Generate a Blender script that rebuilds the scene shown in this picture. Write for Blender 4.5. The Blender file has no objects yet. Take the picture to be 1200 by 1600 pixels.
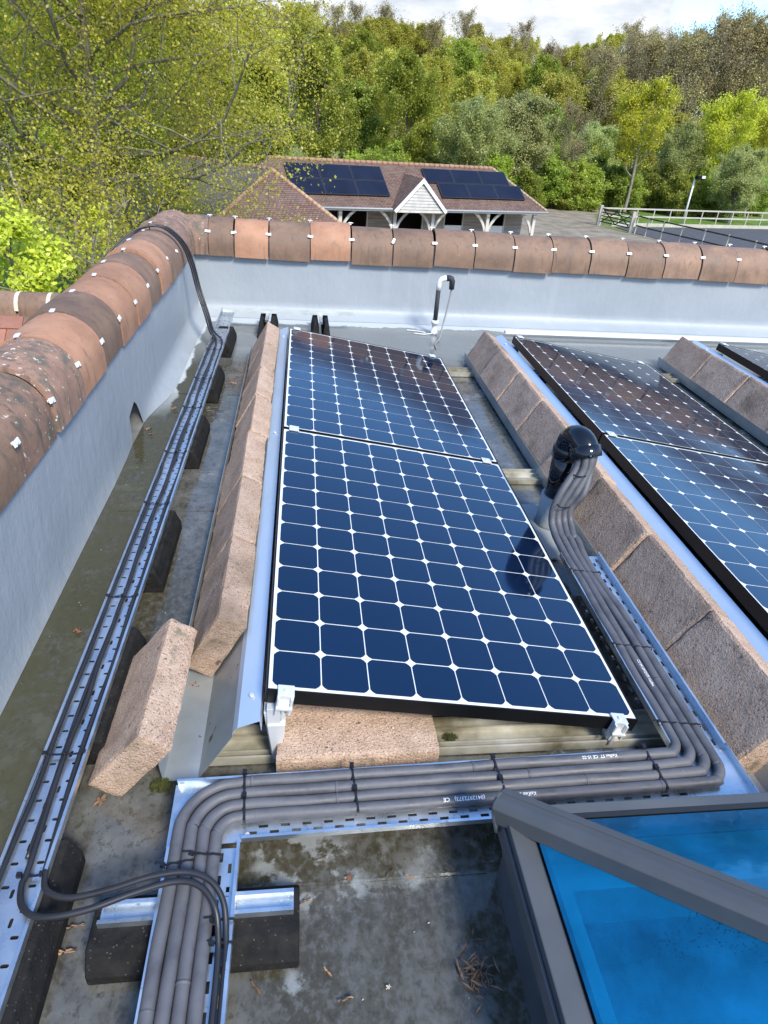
import bpy, math, random
import numpy as np
from mathutils import Vector, Matrix, noise

# ------------------------------------------------------------------ camera, sky, sun
scene = bpy.context.scene
COL = scene.collection
rad = math.radians
cd = bpy.data.cameras.new('camera'); cam = bpy.data.objects.new('camera', cd); COL.objects.link(cam); scene.camera = cam
CP = Vector((0.0869051, -1.16913507, 1.52034107))
yaw, pitch, roll, fpx = 0.145908384, 0.551553537, 0.0783103375, 1011.08324
cy, sy, cp_, sp_, cr, sr = math.cos(yaw), math.sin(yaw), math.cos(pitch), math.sin(pitch), math.cos(roll), math.sin(roll)
F = Vector((sy*cp_, cy*cp_, -sp_)); R0 = Vector((cy, -sy, 0)); U0 = R0.cross(F)
RR = R0*cr + U0*sr; UU = -R0*sr + U0*cr
M = Matrix(((RR.x, UU.x, -F.x, CP.x), (RR.y, UU.y, -F.y, CP.y), (RR.z, UU.z, -F.z, CP.z), (0, 0, 0, 1)))
cam.matrix_world = M
cd.sensor_fit = 'VERTICAL'; cd.sensor_height = 24; cd.sensor_width = 18; cd.lens = 24*fpx/1600
cd.clip_start = 0.02; cd.clip_end = 3000
scene.render.resolution_x = 768; scene.render.resolution_y = 1024
scene.view_settings.view_transform = 'Standard'; scene.view_settings.look = 'None'
scene.view_settings.exposure = 1.24; scene.view_settings.gamma = 1
SUN_EL, SUN_AZ = 47, 154          # azimuth measured from +Y towards +X
sdir = Vector((math.sin(rad(SUN_AZ))*math.cos(rad(SUN_EL)), math.cos(rad(SUN_AZ))*math.cos(rad(SUN_EL)), math.sin(rad(SUN_EL))))
sl = bpy.data.lights.new('sun', 'SUN'); sl.energy = 2.45; sl.angle = rad(14); sl.color = (1, .93, .80)
so = bpy.data.objects.new('sun', sl); COL.objects.link(so); so.rotation_euler = sdir.to_track_quat('Z', 'Y').to_euler()
w = bpy.data.worlds.new('World'); scene.world = w; w.use_nodes = True
wn, wl = w.node_tree.nodes, w.node_tree.links
wn.clear()
def N(nodes, t, **k):
    n = nodes.new(t)
    for a, b in k.items():
        if a.startswith('i_'): n.inputs[a[2:].replace('_', ' ')].default_value = b
        else: setattr(n, a, b)
    return n
wo = N(wn, 'ShaderNodeOutputWorld'); wb = N(wn, 'ShaderNodeBackground', i_Strength=0.145)
sky = N(wn, 'ShaderNodeTexSky', sky_type='NISHITA', sun_disc=False, sun_elevation=rad(SUN_EL), sun_rotation=rad(SUN_AZ), altitude=100, air_density=1.0, dust_density=0.6, ozone_density=2.0)
tc = N(wn, 'ShaderNodeTexCoord')
sx = N(wn, 'ShaderNodeSeparateXYZ'); wl.new(tc.outputs['Generated'], sx.inputs[0])
mp = N(wn, 'ShaderNodeMapping'); mp.inputs['Scale'].default_value = (1.5, 1.5, 4.5); wl.new(tc.outputs['Generated'], mp.inputs[0])
nz = N(wn, 'ShaderNodeTexNoise', i_Scale=2.2, i_Detail=7, i_Roughness=.58); wl.new(mp.outputs[0], nz.inputs['Vector'])
def math_(nodes, links, op, a, b=None, c=None, clamp=False):
    n = nodes.new('ShaderNodeMath'); n.operation = op; n.use_clamp = clamp
    for i, v in enumerate((a, b, c)):
        if v is None: continue
        if hasattr(v, 'is_output'): links.new(v, n.inputs[i])
        else: n.inputs[i].default_value = v
    return n.outputs[0]
def maprange(nodes, links, v, a, b, c, d):
    n = nodes.new('ShaderNodeMapRange'); links.new(v, n.inputs[0])
    for i, x in enumerate((a, b, c, d)): n.inputs[i+1].default_value = x
    return n.outputs[0]
lo = maprange(wn, wl, sx.outputs['Z'], 0.15, 0.27, 0.45, -0.10)     # many clouds near the horizon, few overhead
back = maprange(wn, wl, sx.outputs['Y'], 0.15, -0.35, 0, .13)          # extra cloud added behind the viewer to make the sky light more neutral
lo = math_(wn, wl, 'ADD', lo, back)
lo = math_(wn, wl, 'SUBTRACT', lo, math_(wn, wl, 'MULTIPLY', maprange(wn, wl, sx.outputs['X'], .405, .45, 0, .6), maprange(wn, wl, sx.outputs['Y'], .3, .5, 0, 1)))
cl = math_(wn, wl, 'ADD', nz.outputs['Fac'], lo)
cf = maprange(wn, wl, cl, 0.54, 0.70, 0, 1)
# dark band added to the sky above the frame, so the panels reflect darker
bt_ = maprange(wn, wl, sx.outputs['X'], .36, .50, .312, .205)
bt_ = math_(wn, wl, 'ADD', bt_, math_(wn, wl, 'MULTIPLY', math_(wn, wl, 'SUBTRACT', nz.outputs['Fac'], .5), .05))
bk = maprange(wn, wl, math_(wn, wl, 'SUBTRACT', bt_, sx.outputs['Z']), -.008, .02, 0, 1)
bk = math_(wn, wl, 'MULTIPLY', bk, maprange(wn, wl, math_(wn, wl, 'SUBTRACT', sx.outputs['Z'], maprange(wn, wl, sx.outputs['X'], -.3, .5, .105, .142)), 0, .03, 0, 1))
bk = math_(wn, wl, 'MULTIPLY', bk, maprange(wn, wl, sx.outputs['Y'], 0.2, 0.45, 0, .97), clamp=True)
n2c = N(wn, 'ShaderNodeTexNoise', i_Scale=7, i_Detail=6, i_Roughness=.6); wl.new(mp.outputs[0], n2c.inputs['Vector'])
ccol = N(wn, 'ShaderNodeMix', data_type='RGBA'); wl.new(maprange(wn, wl, n2c.outputs['Fac'], .36, .62, 0, 1), ccol.inputs[0]); ccol.inputs[6].default_value = (2.1, 2.3, 2.6, 1); ccol.inputs[7].default_value = (3.25, 3.35, 3.45, 1)
hue = N(wn, 'ShaderNodeMix', data_type='RGBA', blend_type='MULTIPLY'); hue.inputs[0].default_value = 1
wl.new(sky.outputs[0], hue.inputs[6]); hue.inputs[7].default_value = (0.84, 1.05, 1.22, 1)
m1 = N(wn, 'ShaderNodeMix', data_type='RGBA'); wl.new(cf, m1.inputs[0]); wl.new(hue.outputs[2], m1.inputs[6]); wl.new(ccol.outputs[2], m1.inputs[7])
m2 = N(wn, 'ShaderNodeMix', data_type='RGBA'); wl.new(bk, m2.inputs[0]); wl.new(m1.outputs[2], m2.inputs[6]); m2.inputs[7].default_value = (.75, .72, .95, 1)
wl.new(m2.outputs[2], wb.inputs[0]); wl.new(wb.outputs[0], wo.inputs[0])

# ------------------------------------------------------------------ helpers
def tag(o, label=None, cat=None, group=None, kind=None):
    if label: o['label'] = label
    if cat: o['category'] = cat
    if group: o['group'] = group
    if kind: o['kind'] = kind
    return o
def empty(name, loc, label=None, cat=None, group=None, rz=0):
    o = bpy.data.objects.new(name, None); COL.objects.link(o); o.location = loc; o.rotation_euler = (0, 0, rz)
    o.empty_display_size = .1
    return tag(o, label, cat, group)
class MB:
    def __init__(s): s.v = []; s.f = []; s.m = []; s.sm = []
    def add(s, vs, fs, mi=0, smooth=False):
        b = len(s.v); s.v += [tuple(x) for x in vs]
        for f in fs: s.f.append(tuple(b+i for i in f)); s.m.append(mi); s.sm.append(smooth)
        return s
    def hexa(s, c, mi=0):      # 8 corners: bottom ring 0-3 ccw, top ring 4-7
        return s.add(c, [(3,2,1,0),(4,5,6,7),(0,1,5,4),(1,2,6,5),(2,3,7,6),(3,0,4,7)], mi)
    def box(s, a, b, mi=0):
        x0,y0,z0 = a; x1,y1,z1 = b
        return s.hexa([(x0,y0,z0),(x1,y0,z0),(x1,y1,z0),(x0,y1,z0),(x0,y0,z1),(x1,y0,z1),(x1,y1,z1),(x0,y1,z1)], mi)
    def obox(s, c, ax, ay, az, h, mi=0):   # oriented box: centre, unit axes, half sizes
        c = Vector(c); P = []
        for k in (-1, 1):
            for i, j in ((-1,-1),(1,-1),(1,1),(-1,1)): P.append(c+ax*h[0]*i+ay*h[1]*j+az*h[2]*k)
        return s.hexa(P, mi)
    def bar(s, a, b, w, h, up=(0,0,1), mi=0):
        a = Vector(a); b = Vector(b); d = (b-a); L = d.length; d.normalize()
        sd = d.cross(Vector(up)).normalized(); u = sd.cross(d).normalized()
        return s.obox((a+b)/2, d, sd, u, (L/2, w/2, h/2), mi)
    def tube(s, pts, r, n=10, mi=0, cap=True, smooth=True):
        pts = [Vector(p) for p in pts]; rs = r if isinstance(r, (list, tuple)) else [r]*len(pts)
        t0 = (pts[1]-pts[0]).normalized(); ref = Vector((0,0,1)) if abs(t0.z) < .9 else Vector((1,0,0))
        nrm = t0.cross(ref).normalized(); V = []; L = len(pts)
        for i, p in enumerate(pts):
            t = (pts[min(i+1, L-1)]-pts[max(i-1, 0)])
            if t.length < 1e-9: t = t0
            t.normalize(); nrm = (nrm - t*nrm.dot(t))
            if nrm.length < 1e-6: nrm = t.orthogonal()
            nrm.normalize(); bn = t.cross(nrm)
            for k in range(n):
                a = 2*math.pi*k/n; V.append(p+(nrm*math.cos(a)+bn*math.sin(a))*rs[i])
        fs = [(i*n+k, i*n+(k+1) % n, (i+1)*n+(k+1) % n, (i+1)*n+k) for i in range(L-1) for k in range(n)]
        s.add(V, fs, mi, smooth)
        if cap:
            b = len(s.v)-len(V)
            s.f.append(tuple(b+k for k in reversed(range(n)))); s.m.append(mi); s.sm.append(False)
            s.f.append(tuple(b+(L-1)*n+k for k in range(n))); s.m.append(mi); s.sm.append(False)
        return s
    def prism(s, prof, o, u, v, d, mi=0, cap=True, smooth=False):   # profile (a,b) in plane u,v extruded along vector d
        o = Vector(o); u = Vector(u); v = Vector(v); d = Vector(d); n = len(prof)
        V = [o+u*a+v*b for a, b in prof]; V += [x+d for x in V]
        s.add(V, [(i, (i+1) % n, (i+1) % n+n, i+n) for i in range(n)], mi, smooth)
        if cap:
            b = len(s.v)-2*n
            s.f.append(tuple(b+i for i in reversed(range(n)))); s.m.append(mi); s.sm.append(False)
            s.f.append(tuple(b+n+i for i in range(n))); s.m.append(mi); s.sm.append(False)
        return s
    def build(s, name, mat, parent=None, bevel=0, solid=0, seg=2, fix=True):
        me = bpy.data.meshes.new(name); off = Vector((0,0,0))
        if parent is not None:
            off = parent.matrix_basis.translation.copy(); q = parent.parent
            while q is not None: off += q.matrix_basis.translation; q = q.parent
        me.from_pydata([(x-off.x, y-off.y, z-off.z) for x, y, z in s.v], [], s.f)
        for mt in (mat if isinstance(mat, (list, tuple)) else [mat]): me.materials.append(mt)
        me.polygons.foreach_set('material_index', s.m); me.polygons.foreach_set('use_smooth', s.sm)
        if fix:
            import bmesh
            bm = bmesh.new(); bm.from_mesh(me); bmesh.ops.recalc_face_normals(bm, faces=bm.faces)
            bm.to_mesh(me); bm.free()
        me.update()
        o = bpy.data.objects.new(name, me); COL.objects.link(o)
        if parent is not None: o.parent = parent
        if solid: m = o.modifiers.new('solid', 'SOLIDIFY'); m.thickness = solid; m.offset = 0
        if bevel:
            m = o.modifiers.new('bevel', 'BEVEL'); m.width = bevel; m.segments = seg; m.limit_method = 'ANGLE'; m.angle_limit = rad(35)
        return o
def copy_tree(o, parent=None):
    c = o.copy(); COL.objects.link(c); c.parent = parent
    for ch in [x for x in bpy.data.objects if x.parent == o]: copy_tree(ch, c)
    return c
def smooth_path(pts, n=6):
    P = [Vector(p) for p in pts]; out = []
    for i in range(len(P)-1):
        p0, p1, p2, p3 = P[max(i-1, 0)], P[i], P[i+1], P[min(i+2, len(P)-1)]
        for k in range(n):
            t = k/n
            out.append(.5*((2*p1)+(p2-p0)*t+(2*p0-5*p1+4*p2-p3)*t*t+(3*p1-p0-3*p2+p3)*t**3))
    return out+[P[-1]]
def px(x, y, axis, val):           # a point of the real place seen along a measured line of sight
    d = F+RR*(x-600)/fpx-UU*(y-800)/fpx
    return CP+d*((val-CP[axis])/d[axis])

# ------------------------------------------------------------------ materials
def hexc(h): 
    c = [int(h[i:i+2], 16)/255 for i in (0, 2, 4)]
    return tuple((x/12.92 if x <= .04045 else ((x+.055)/1.055)**2.4) for x in c)+(1,)
def C4(c): return c if len(c) == 4 else tuple(c)+(1,)
def mat(name, cols, scale=5, detail=4, rough=.6, metal=0, bump=0, bscale=None, rough2=None, coat=0, spec=.5, layers=(), objrand=0, stretch=(1,1,1), pos=None, bdist=.01, nrough=.55):
    m = bpy.data.materials.new(name); m.use_nodes = True; n, l = m.node_tree.nodes, m.node_tree.links
    b = n['Principled BSDF']; tcn = n.new('ShaderNodeTexCoord'); mpn = n.new('ShaderNodeMapping'); mpn.inputs['Scale'].default_value = stretch
    vec = tcn.outputs['Object']
    oi = n.new('ShaderNodeObjectInfo')
    va = n.new('ShaderNodeVectorMath'); va.operation = 'ADD'; l.new(vec, va.inputs[0])
    sc = n.new('ShaderNodeVectorMath'); sc.operation = 'SCALE'; sc.inputs[0].default_value = (17, 31, 23); l.new(oi.outputs['Random'], sc.inputs['Scale']); l.new(sc.outputs[0], va.inputs[1])
    l.new(va.outputs[0], mpn.inputs[0]); vec = mpn.outputs[0]
    nz = N(n, 'ShaderNodeTexNoise', i_Scale=scale, i_Detail=detail, i_Roughness=nrough); l.new(vec, nz.inputs['Vector'])
    if len(cols) == 1:
        rgb = n.new('ShaderNodeRGB'); rgb.outputs[0].default_value = C4(cols[0]); cur = rgb.outputs[0]
    else:
        rp = n.new('ShaderNodeValToRGB'); e = rp.color_ramp.elements
        ps = pos or [.3+.4*i/(len(cols)-1) for i in range(len(cols))]
        e[0].position = ps[0]; e[0].color = C4(cols[0]); e[1].position = ps[-1]; e[1].color = C4(cols[-1])
        for i in range(1, len(cols)-1): x = e.new(ps[i]); x.color = C4(cols[i])
        l.new(nz.outputs['Fac'], rp.inputs[0]); cur = rp.outputs[0]
    for (kind, s2, lo_, hi_, col) in layers:
        if kind == 'noise': t = N(n, 'ShaderNodeTexNoise', i_Scale=s2, i_Detail=5, i_Roughness=.6); src = t.outputs['Fac']
        elif kind == 'voro': t = N(n, 'ShaderNodeTexVoronoi', i_Scale=s2); src = t.outputs['Distance']
        elif kind == 'cell': t = N(n, 'ShaderNodeTexVoronoi', i_Scale=s2); sp = n.new('ShaderNodeSeparateColor'); l.new(t.outputs['Color'], sp.inputs[0]); src = sp.outputs[0]
        if kind == 'streak':
            t = N(n, 'ShaderNodeTexNoise', i_Scale=s2, i_Detail=4, i_Roughness=.6); ms = n.new('ShaderNodeMapping'); ms.inputs['Scale'].default_value = (1, 1, .07); l.new(vec, ms.inputs[0]); src = t.outputs['Fac']; l.new(ms.outputs[0], t.inputs['Vector'])
        else: l.new(vec, t.inputs['Vector'])
        fac = maprange(n, l, src, lo_, hi_, 0, 1)
        mx = n.new('ShaderNodeMix'); mx.data_type = 'RGBA'; l.new(fac, mx.inputs[0]); l.new(cur, mx.inputs[6]); mx.inputs[7].default_value = C4(col); cur = mx.outputs[2]
    if objrand:
        hv = n.new('ShaderNodeHueSaturation'); l.new(cur, hv.inputs['Color']); l.new(maprange(n, l, oi.outputs['Random'], 0, 1, 1-objrand, 1+objrand), hv.inputs['Value']); cur = hv.outputs[0]
    l.new(cur, b.inputs['Base Color'])
    if rough2 is not None: l.new(maprange(n, l, nz.outputs['Fac'], .35, .65, rough, rough2), b.inputs['Roughness'])
    else: b.inputs['Roughness'].default_value = rough
    b.inputs['Metallic'].default_value = metal; b.inputs['Coat Weight'].default_value = coat; b.inputs['Coat Roughness'].default_value = .04
    b.inputs['Specular IOR Level'].default_value = spec
    if bump:
        bn = N(n, 'ShaderNodeTexNoise', i_Scale=bscale or scale*4, i_Detail=6, i_Roughness=.6); l.new(vec, bn.inputs['Vector'])
        bp = n.new('ShaderNodeBump'); bp.inputs['Strength'].default_value = bump; bp.inputs['Distance'].default_value = bdist; l.new(bn.outputs['Fac'], bp.inputs['Height']); l.new(bp.outputs[0], b.inputs['Normal'])
    return m
def leafmat(name, c1, c2, c3, transl=.35):
    m = bpy.data.materials.new(name); m.use_nodes = True; n, l = m.node_tree.nodes, m.node_tree.links; n.clear()
    out = n.new('ShaderNodeOutputMaterial'); at = N(n, 'ShaderNodeAttribute', attribute_name='rnd'); oi = n.new('ShaderNodeObjectInfo')
    rp = n.new('ShaderNodeValToRGB'); e = rp.color_ramp.elements; e[0].color = C4(c1); e[0].position = .05; e[1].color = C4(c3); e[1].position = .95; x = e.new(.5); x.color = C4(c2)
    l.new(at.outputs['Fac'], rp.inputs[0])
    hv = n.new('ShaderNodeHueSaturation'); l.new(rp.outputs[0], hv.inputs['Color']); l.new(maprange(n, l, oi.outputs['Random'], 0, 1, .78, 1.25), hv.inputs['Value'])
    l.new(maprange(n, l, oi.outputs['Random'], 0, 1, .485, .515), hv.inputs['Hue'])
    d = n.new('ShaderNodeBsdfDiffuse'); t = n.new('ShaderNodeBsdfTranslucent'); g = N(n, 'ShaderNodeBsdfGlossy', i_Roughness=.45)
    l.new(hv.outputs[0], d.inputs[0]); l.new(hv.outputs[0], t.inputs[0])
    mx = n.new('ShaderNodeMixShader'); mx.inputs[0].default_value = transl; l.new(d.outputs[0], mx.inputs[1]); l.new(t.outputs[0], mx.inputs[2])
    m2 = n.new('ShaderNodeMixShader'); m2.inputs[0].default_value = .03; l.new(mx.outputs[0], m2.inputs[1]); l.new(g.outputs[0], m2.inputs[2])
    l.new(m2.outputs[0], out.inputs[0]); return m

M_wall = mat('grey_blue_render', [(.255,.285,.312), (.28,.31,.338), (.305,.335,.362)], scale=1.6, detail=6, rough=.5, bump=.28, bscale=14, bdist=.02, stretch=(1,1,.6),
             layers=[('noise', 3.1, .60, .75, (.31,.35,.385)), ('noise', 9, .72, .80, (.19,.21,.22)), ('streak', 3, .60, .90, (.37,.40,.42))])
M_tile = mat('clay_tile', [(.135,.082,.054), (.20,.122,.080), (.265,.165,.108)], scale=6, detail=9, rough=.6, rough2=.8, bump=.45, bscale=50, bdist=.004, objrand=.22, nrough=.65,
             layers=[('streak', 34, .54, .74, (.115,.076,.054)), ('noise', 11, .64, .80, (.14,.10,.075)), ('streak', 50, .66, .74, (.27,.17,.125)), ('noise', 75, .69, .74, (.50,.47,.40))])
M_tile_red = mat('red_clay_tile', [(.24,.122,.070), (.33,.168,.096), (.39,.21,.125)], scale=5, detail=9, rough=.65, bump=.45, bscale=50, bdist=.004, objrand=.15, nrough=.65,
             layers=[('streak', 34, .58, .76, (.17,.10,.07)), ('noise', 9, .62, .78, (.18,.11,.08)), ('noise', 80, .71, .75, (.58,.54,.46))])
M_tile_lich = mat('lichen_clay_tile', [(.19,.11,.075), (.30,.175,.12)], scale=6, detail=9, rough=.75, bump=.5, bscale=60, bdist=.005, objrand=.2, nrough=.65,
             layers=[('streak', 30, .5, .66, (.11,.08,.062)), ('noise', 9, .52, .66, (.10,.09,.065)), ('noise', 46, .63, .68, (.55,.53,.45))])
M_block = mat('concrete_block', [(.32,.21,.15), (.43,.30,.215), (.52,.38,.285)], scale=9, detail=8, rough=.95, bump=1.0, bscale=150, bdist=.006, objrand=.14, spec=.2, nrough=.7,
             layers=[('cell', 420, .84, .93, (.56,.43,.34)), ('cell', 330, .90, .95, (.19,.125,.095)), ('noise', 60, .66, .70, (.11,.075,.055)), ('noise', 26, .66, .71, (.15,.10,.075)), ('noise', 3.3, .55, .75, (.20,.145,.10)), ('noise', 13, .62, .72, (.20,.16,.11))])
M_galv = mat('galvanised_steel', [(.50,.55,.60), (.62,.67,.72), (.70,.74,.78)], scale=12, detail=5, rough=.22, rough2=.42, metal=.9, bump=.05, bscale=30, bdist=.004,
             layers=[('noise', 60, .62, .7, (.42,.46,.50))])
M_alu = mat('aluminium', [(.58,.59,.60), (.70,.71,.71)], scale=10, rough=.4, metal=.35, bump=.05)
M_dirtalu = mat('dirty_aluminium', [(.12,.10,.05), (.38,.36,.29), (.60,.59,.54)], scale=6, detail=8, rough=.5, metal=.35, bump=.1)
M_black = mat('black_anodised', [(.004,.004,.0045), (.007,.007,.008)], scale=8, rough=.45, metal=.0, spec=.22)
M_foam = mat('grey_foam', [(.055,.055,.062), (.085,.085,.095), (.10,.10,.112)], scale=14, detail=5, rough=.48, rough2=.66, bump=.35, bscale=24, bdist=.006,
             layers=[('noise', 120, .72, .75, (.22,.22,.24))])
M_cable = mat('black_cable', [(.012,.012,.014), (.022,.022,.026)], scale=10, rough=.4)
M_rubber = mat('black_rubber', [(.010,.010,.011), (.022,.021,.020)], scale=30, rough=.85, bump=.8, bscale=170, bdist=.003, spec=.1, layers=[('cell', 420, .988, .99, (.07,.065,.06))])
M_tie = mat('black_nylon', [(.01,.01,.012)], rough=.35)
M_plast = mat('black_gloss_plastic', [(.004,.0045,.007)], rough=.09, spec=.5, coat=.15)
M_galvold = mat('weathered_zinc', [(.40,.44,.43), (.52,.56,.55), (.60,.64,.62)], scale=9, rough=.5, metal=.25, bump=.1)
M_white = mat('white_plastic', [(.62,.62,.60), (.78,.78,.76)], scale=12, rough=.45)
M_clip = mat('zinc_clip', [(.66,.68,.69), (.80,.81,.81)], scale=30, rough=.4, metal=.25)
M_print = mat('white_print', [(.72,.72,.72)], rough=.6)
M_frame = mat('slate_grey_aluminium', [(.062,.067,.072), (.080,.085,.09)], scale=6, rough=.38, rough2=.5, spec=.5)
M_dry = mat('dry_leaf', [(.13,.075,.038), (.26,.155,.085)], scale=40, rough=.7, objrand=.3)
M_pale = mat('pale_debris', [(.42,.38,.30)], scale=40, rough=.7)
M_seal = mat('black_sealant', [(.012,.012,.012)], rough=.5)

def deck_mat():
    m = bpy.data.materials.new('wet_roof_membrane'); m.use_nodes = True; n, l = m.node_tree.nodes, m.node_tree.links
    b = n['Principled BSDF']; t = n.new('ShaderNodeTexCoord').outputs['Object']
    def nz_(s, d=6, r=.6, st=(1,1,1)):
        mpn = n.new('ShaderNodeMapping'); mpn.inputs['Scale'].default_value = st; l.new(t, mpn.inputs[0])
        q = N(n, 'ShaderNodeTexNoise', i_Scale=s, i_Detail=d, i_Roughness=r); l.new(mpn.outputs[0], q.inputs['Vector']); return q.outputs['Fac']
    wet = nz_(1.7, 5, .55); fine = nz_(11, 7, .65); algae = nz_(2.3, 6, .6, (1,.45,1)); spk = nz_(42, 3, .6)
    def mix(f, a, c):
        x = n.new('ShaderNodeMix'); x.data_type = 'RGBA'; l.new(f, x.inputs[0])
        for i, v in ((6, a), (7, c)):
            if hasattr(v, 'is_output'): l.new(v, x.inputs[i])
            else: x.inputs[i].default_value = C4(v)
        return x.outputs[2]
    base = mix(maprange(n, l, fine, .38, .62, 0, 1), (.060,.058,.050), (.125,.125,.115))
    base = mix(maprange(n, l, algae, .46, .60, 0, .92), base, (.047,.041,.024))
    base = mix(maprange(n, l, spk, .60, .70, 0, .75), base, (.045,.04,.03))
    vein = nz_(48, 5, .7, (1,.8,1)); base = mix(maprange(n, l, vein, .50, .60, 0, .65), base, (.095,.096,.092)); base = mix(maprange(n, l, vein, .47, .38, 0, .55), base, (.026,.023,.016))
    dry = maprange(n, l, wet, .56, .60, 0, 1)
    pt = math_(n, l, 'MULTIPLY', dry, maprange(n, l, fine, .50, .56, 0, .8))
    base = mix(pt, base, (.22,.235,.235))
    # chalky run-off left dry along the two parapets, where water has stood against the upstand
    sp = n.new('ShaderNodeSeparateXYZ'); l.new(t, sp.inputs[0])
    jit = math_(n, l, 'MULTIPLY', math_(n, l, 'SUBTRACT', nz_(3.2, 6, .6), .5), .34)
    ly = math_(n, l, 'ADD', sp.outputs[1], jit); lx = math_(n, l, 'ADD', sp.outputs[0], math_(n, l, 'MULTIPLY', jit, .5))
    bx_ = math_(n, l, 'MULTIPLY', maprange(n, l, lx, -.665, -.68, 0, 1), maprange(n, l, math_(n, l, 'ADD', sp.outputs[1], jit), 2.25, 2.75, 0, 1))
    by_ = maprange(n, l, ly, 4.17, 4.19, 0, 1)
    gut = math_(n, l, 'MULTIPLY', maprange(n, l, lx, -.50, -.60, 0, 1), maprange(n, l, fine, .36, .50, .2, .85)); base = mix(gut, base, (.046,.044,.018))
    base = mix(maprange(n, l, sp.outputs[1], 3.15, 3.5, 0, .75), base, (.17,.185,.185))
    chalk = math_(n, l, 'MAXIMUM', bx_, by_)
    base = mix(chalk, base, (.42,.46,.48))
    l.new(base, b.inputs['Base Color'])
    rg = math_(n, l, 'ADD', maprange(n, l, wet, .54, .66, .05, .40), maprange(n, l, vein, .45, .55, 0, .16))
    rg = math_(n, l, 'MAXIMUM', rg, math_(n, l, 'MULTIPLY', chalk, .5))
    l.new(rg, b.inputs['Roughness']); b.inputs['Specular IOR Level'].default_value = .6
    bp = n.new('ShaderNodeBump'); bp.inputs['Strength'].default_value = .25; bp.inputs['Distance'].default_value = .004
    l.new(math_(n, l, 'MULTIPLY', spk, maprange(n, l, wet, .48, .60, .12, 1)), bp.inputs['Height']); l.new(bp.outputs[0], b.inputs['Normal'])
    return m
M_deck = deck_mat()

# ------------------------------------------------------------------ ground and distance
G = -5.0
def gz(x, y):
    d = y - 6 - max(0, x)*.18
    z = G
    if d > 62: z += (d-62)*.035
    if d > 95: z += (min(d, 128)-95)**1.28*.075
    if d > 128: z -= (d-128)*.05
    if x < -6: z += min(6, (-6-x)*.03)*(1 if y > 25 else max(0, (y-10)/15))
    return min(z, 40)
def grid_sheet(name, x0, x1, y0, y1, nx, ny, zf, m, kind='structure'):
    V = []; Fs = []
    for j in range(ny+1):
        for i in range(nx+1):
            x = x0+(x1-x0)*i/nx; y = y0+(y1-y0)*j/ny; V.append((x, y, zf(x, y)))
    for j in range(ny):
        for i in range(nx): a = j*(nx+1)+i; Fs.append((a, a+1, a+nx+2, a+nx+1))
    b = MB().add(V, Fs, 0, True); o = b.build(name, m, fix=False); o['kind'] = kind; return o
M_grass = mat('meadow_grass', [(.06,.10,.018), (.10,.17,.03), (.16,.24,.045)], scale=.9, detail=9, rough=.95, bump=.6, bscale=12, bdist=.1, spec=.1, nrough=.7,
              layers=[('noise', .12, .50, .62, (.16,.18,.07)), ('noise', .07, .56, .64, (.25,.22,.13))])
M_gravel = mat('gravel', [(.15,.125,.09), (.21,.18,.135), (.28,.24,.19)], scale=1.2, detail=9, rough=.9, bump=.4, bscale=25, spec=.2)
M_arena = mat('dark_riding_surface', [(.06,.062,.068), (.09,.092,.10)], scale=3, detail=9, rough=.9, bump=.6, bscale=14, bdist=.06, spec=.2)
M_track = mat('track', [(.10,.085,.07), (.16,.14,.12)], scale=2, detail=7, rough=.9)
grid_sheet('ground', -160, 260, -60, 420, 120, 130, gz, M_grass)
def flat(name, poly, z, m):
    b = MB().add([(x, y, z) for x, y in poly], [tuple(range(len(poly)))]); o = b.build(name, m); o['kind'] = 'structure'; return o
flat('gravel_yard', [(-9, 22), (30, 22), (31, 40), (24.3, 49.5), (23.5, 53), (26, 60), (32, 64), (20, 66), (14, 58), (8, 48), (-3, 44)], G+.02, M_gravel)
flat('riding_arena', [(24.6, 52.2), (46, 58.0), (64, 40), (31, 22), (28.8, 36), (24.9, 49.5)], G+.04, M_arena)
flat('track', [(-60, 49), (-34, 44.4), (-14, 44.6), (-4, 46), (-4, 48.2), (-14, 47.2), (-34, 47), (-60, 52)], G+.012+.75, M_track) if False else None
flat('track', [(-40, 43.2), (-14, 43.6), (-5, 40), (-5, 42.5), (-14, 46.3), (-40, 46)], G+.9, M_track) if False else None
# gently rising track behind the big tree
tb = MB(); P = [(-34, 45.5), (-24, 45.2), (-15, 45), (-9, 44), (-4, 42)]
for i in range(len(P)-1):
    (xa, ya), (xb, yb) = P[i], P[i+1]
    tb.add([(xa, ya-.8, gz(xa, ya-.8)+.05), (xb, yb-.8, gz(xb, yb-.8)+.05), (xb, yb+.8, gz(xb, yb+.8)+.05), (xa, ya+.8, gz(xa, ya+.8)+.05)], [(0,1,2,3)])
tb.build('track', M_track)['kind'] = 'structure'

# ------------------------------------------------------------------ roof deck and parapets
b = MB()
b.add([(-.80,-4,0),(9,-4,0),(9,4.46,0),(-.80,4.46,0)], [(0,1,2,3)])
dk = b.build('roof_deck', M_deck); dk['kind'] = 'structure'
M_brick = mat('red_brick', [(.22,.09,.06), (.32,.14,.10)], scale=9, rough=.9)

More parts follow.
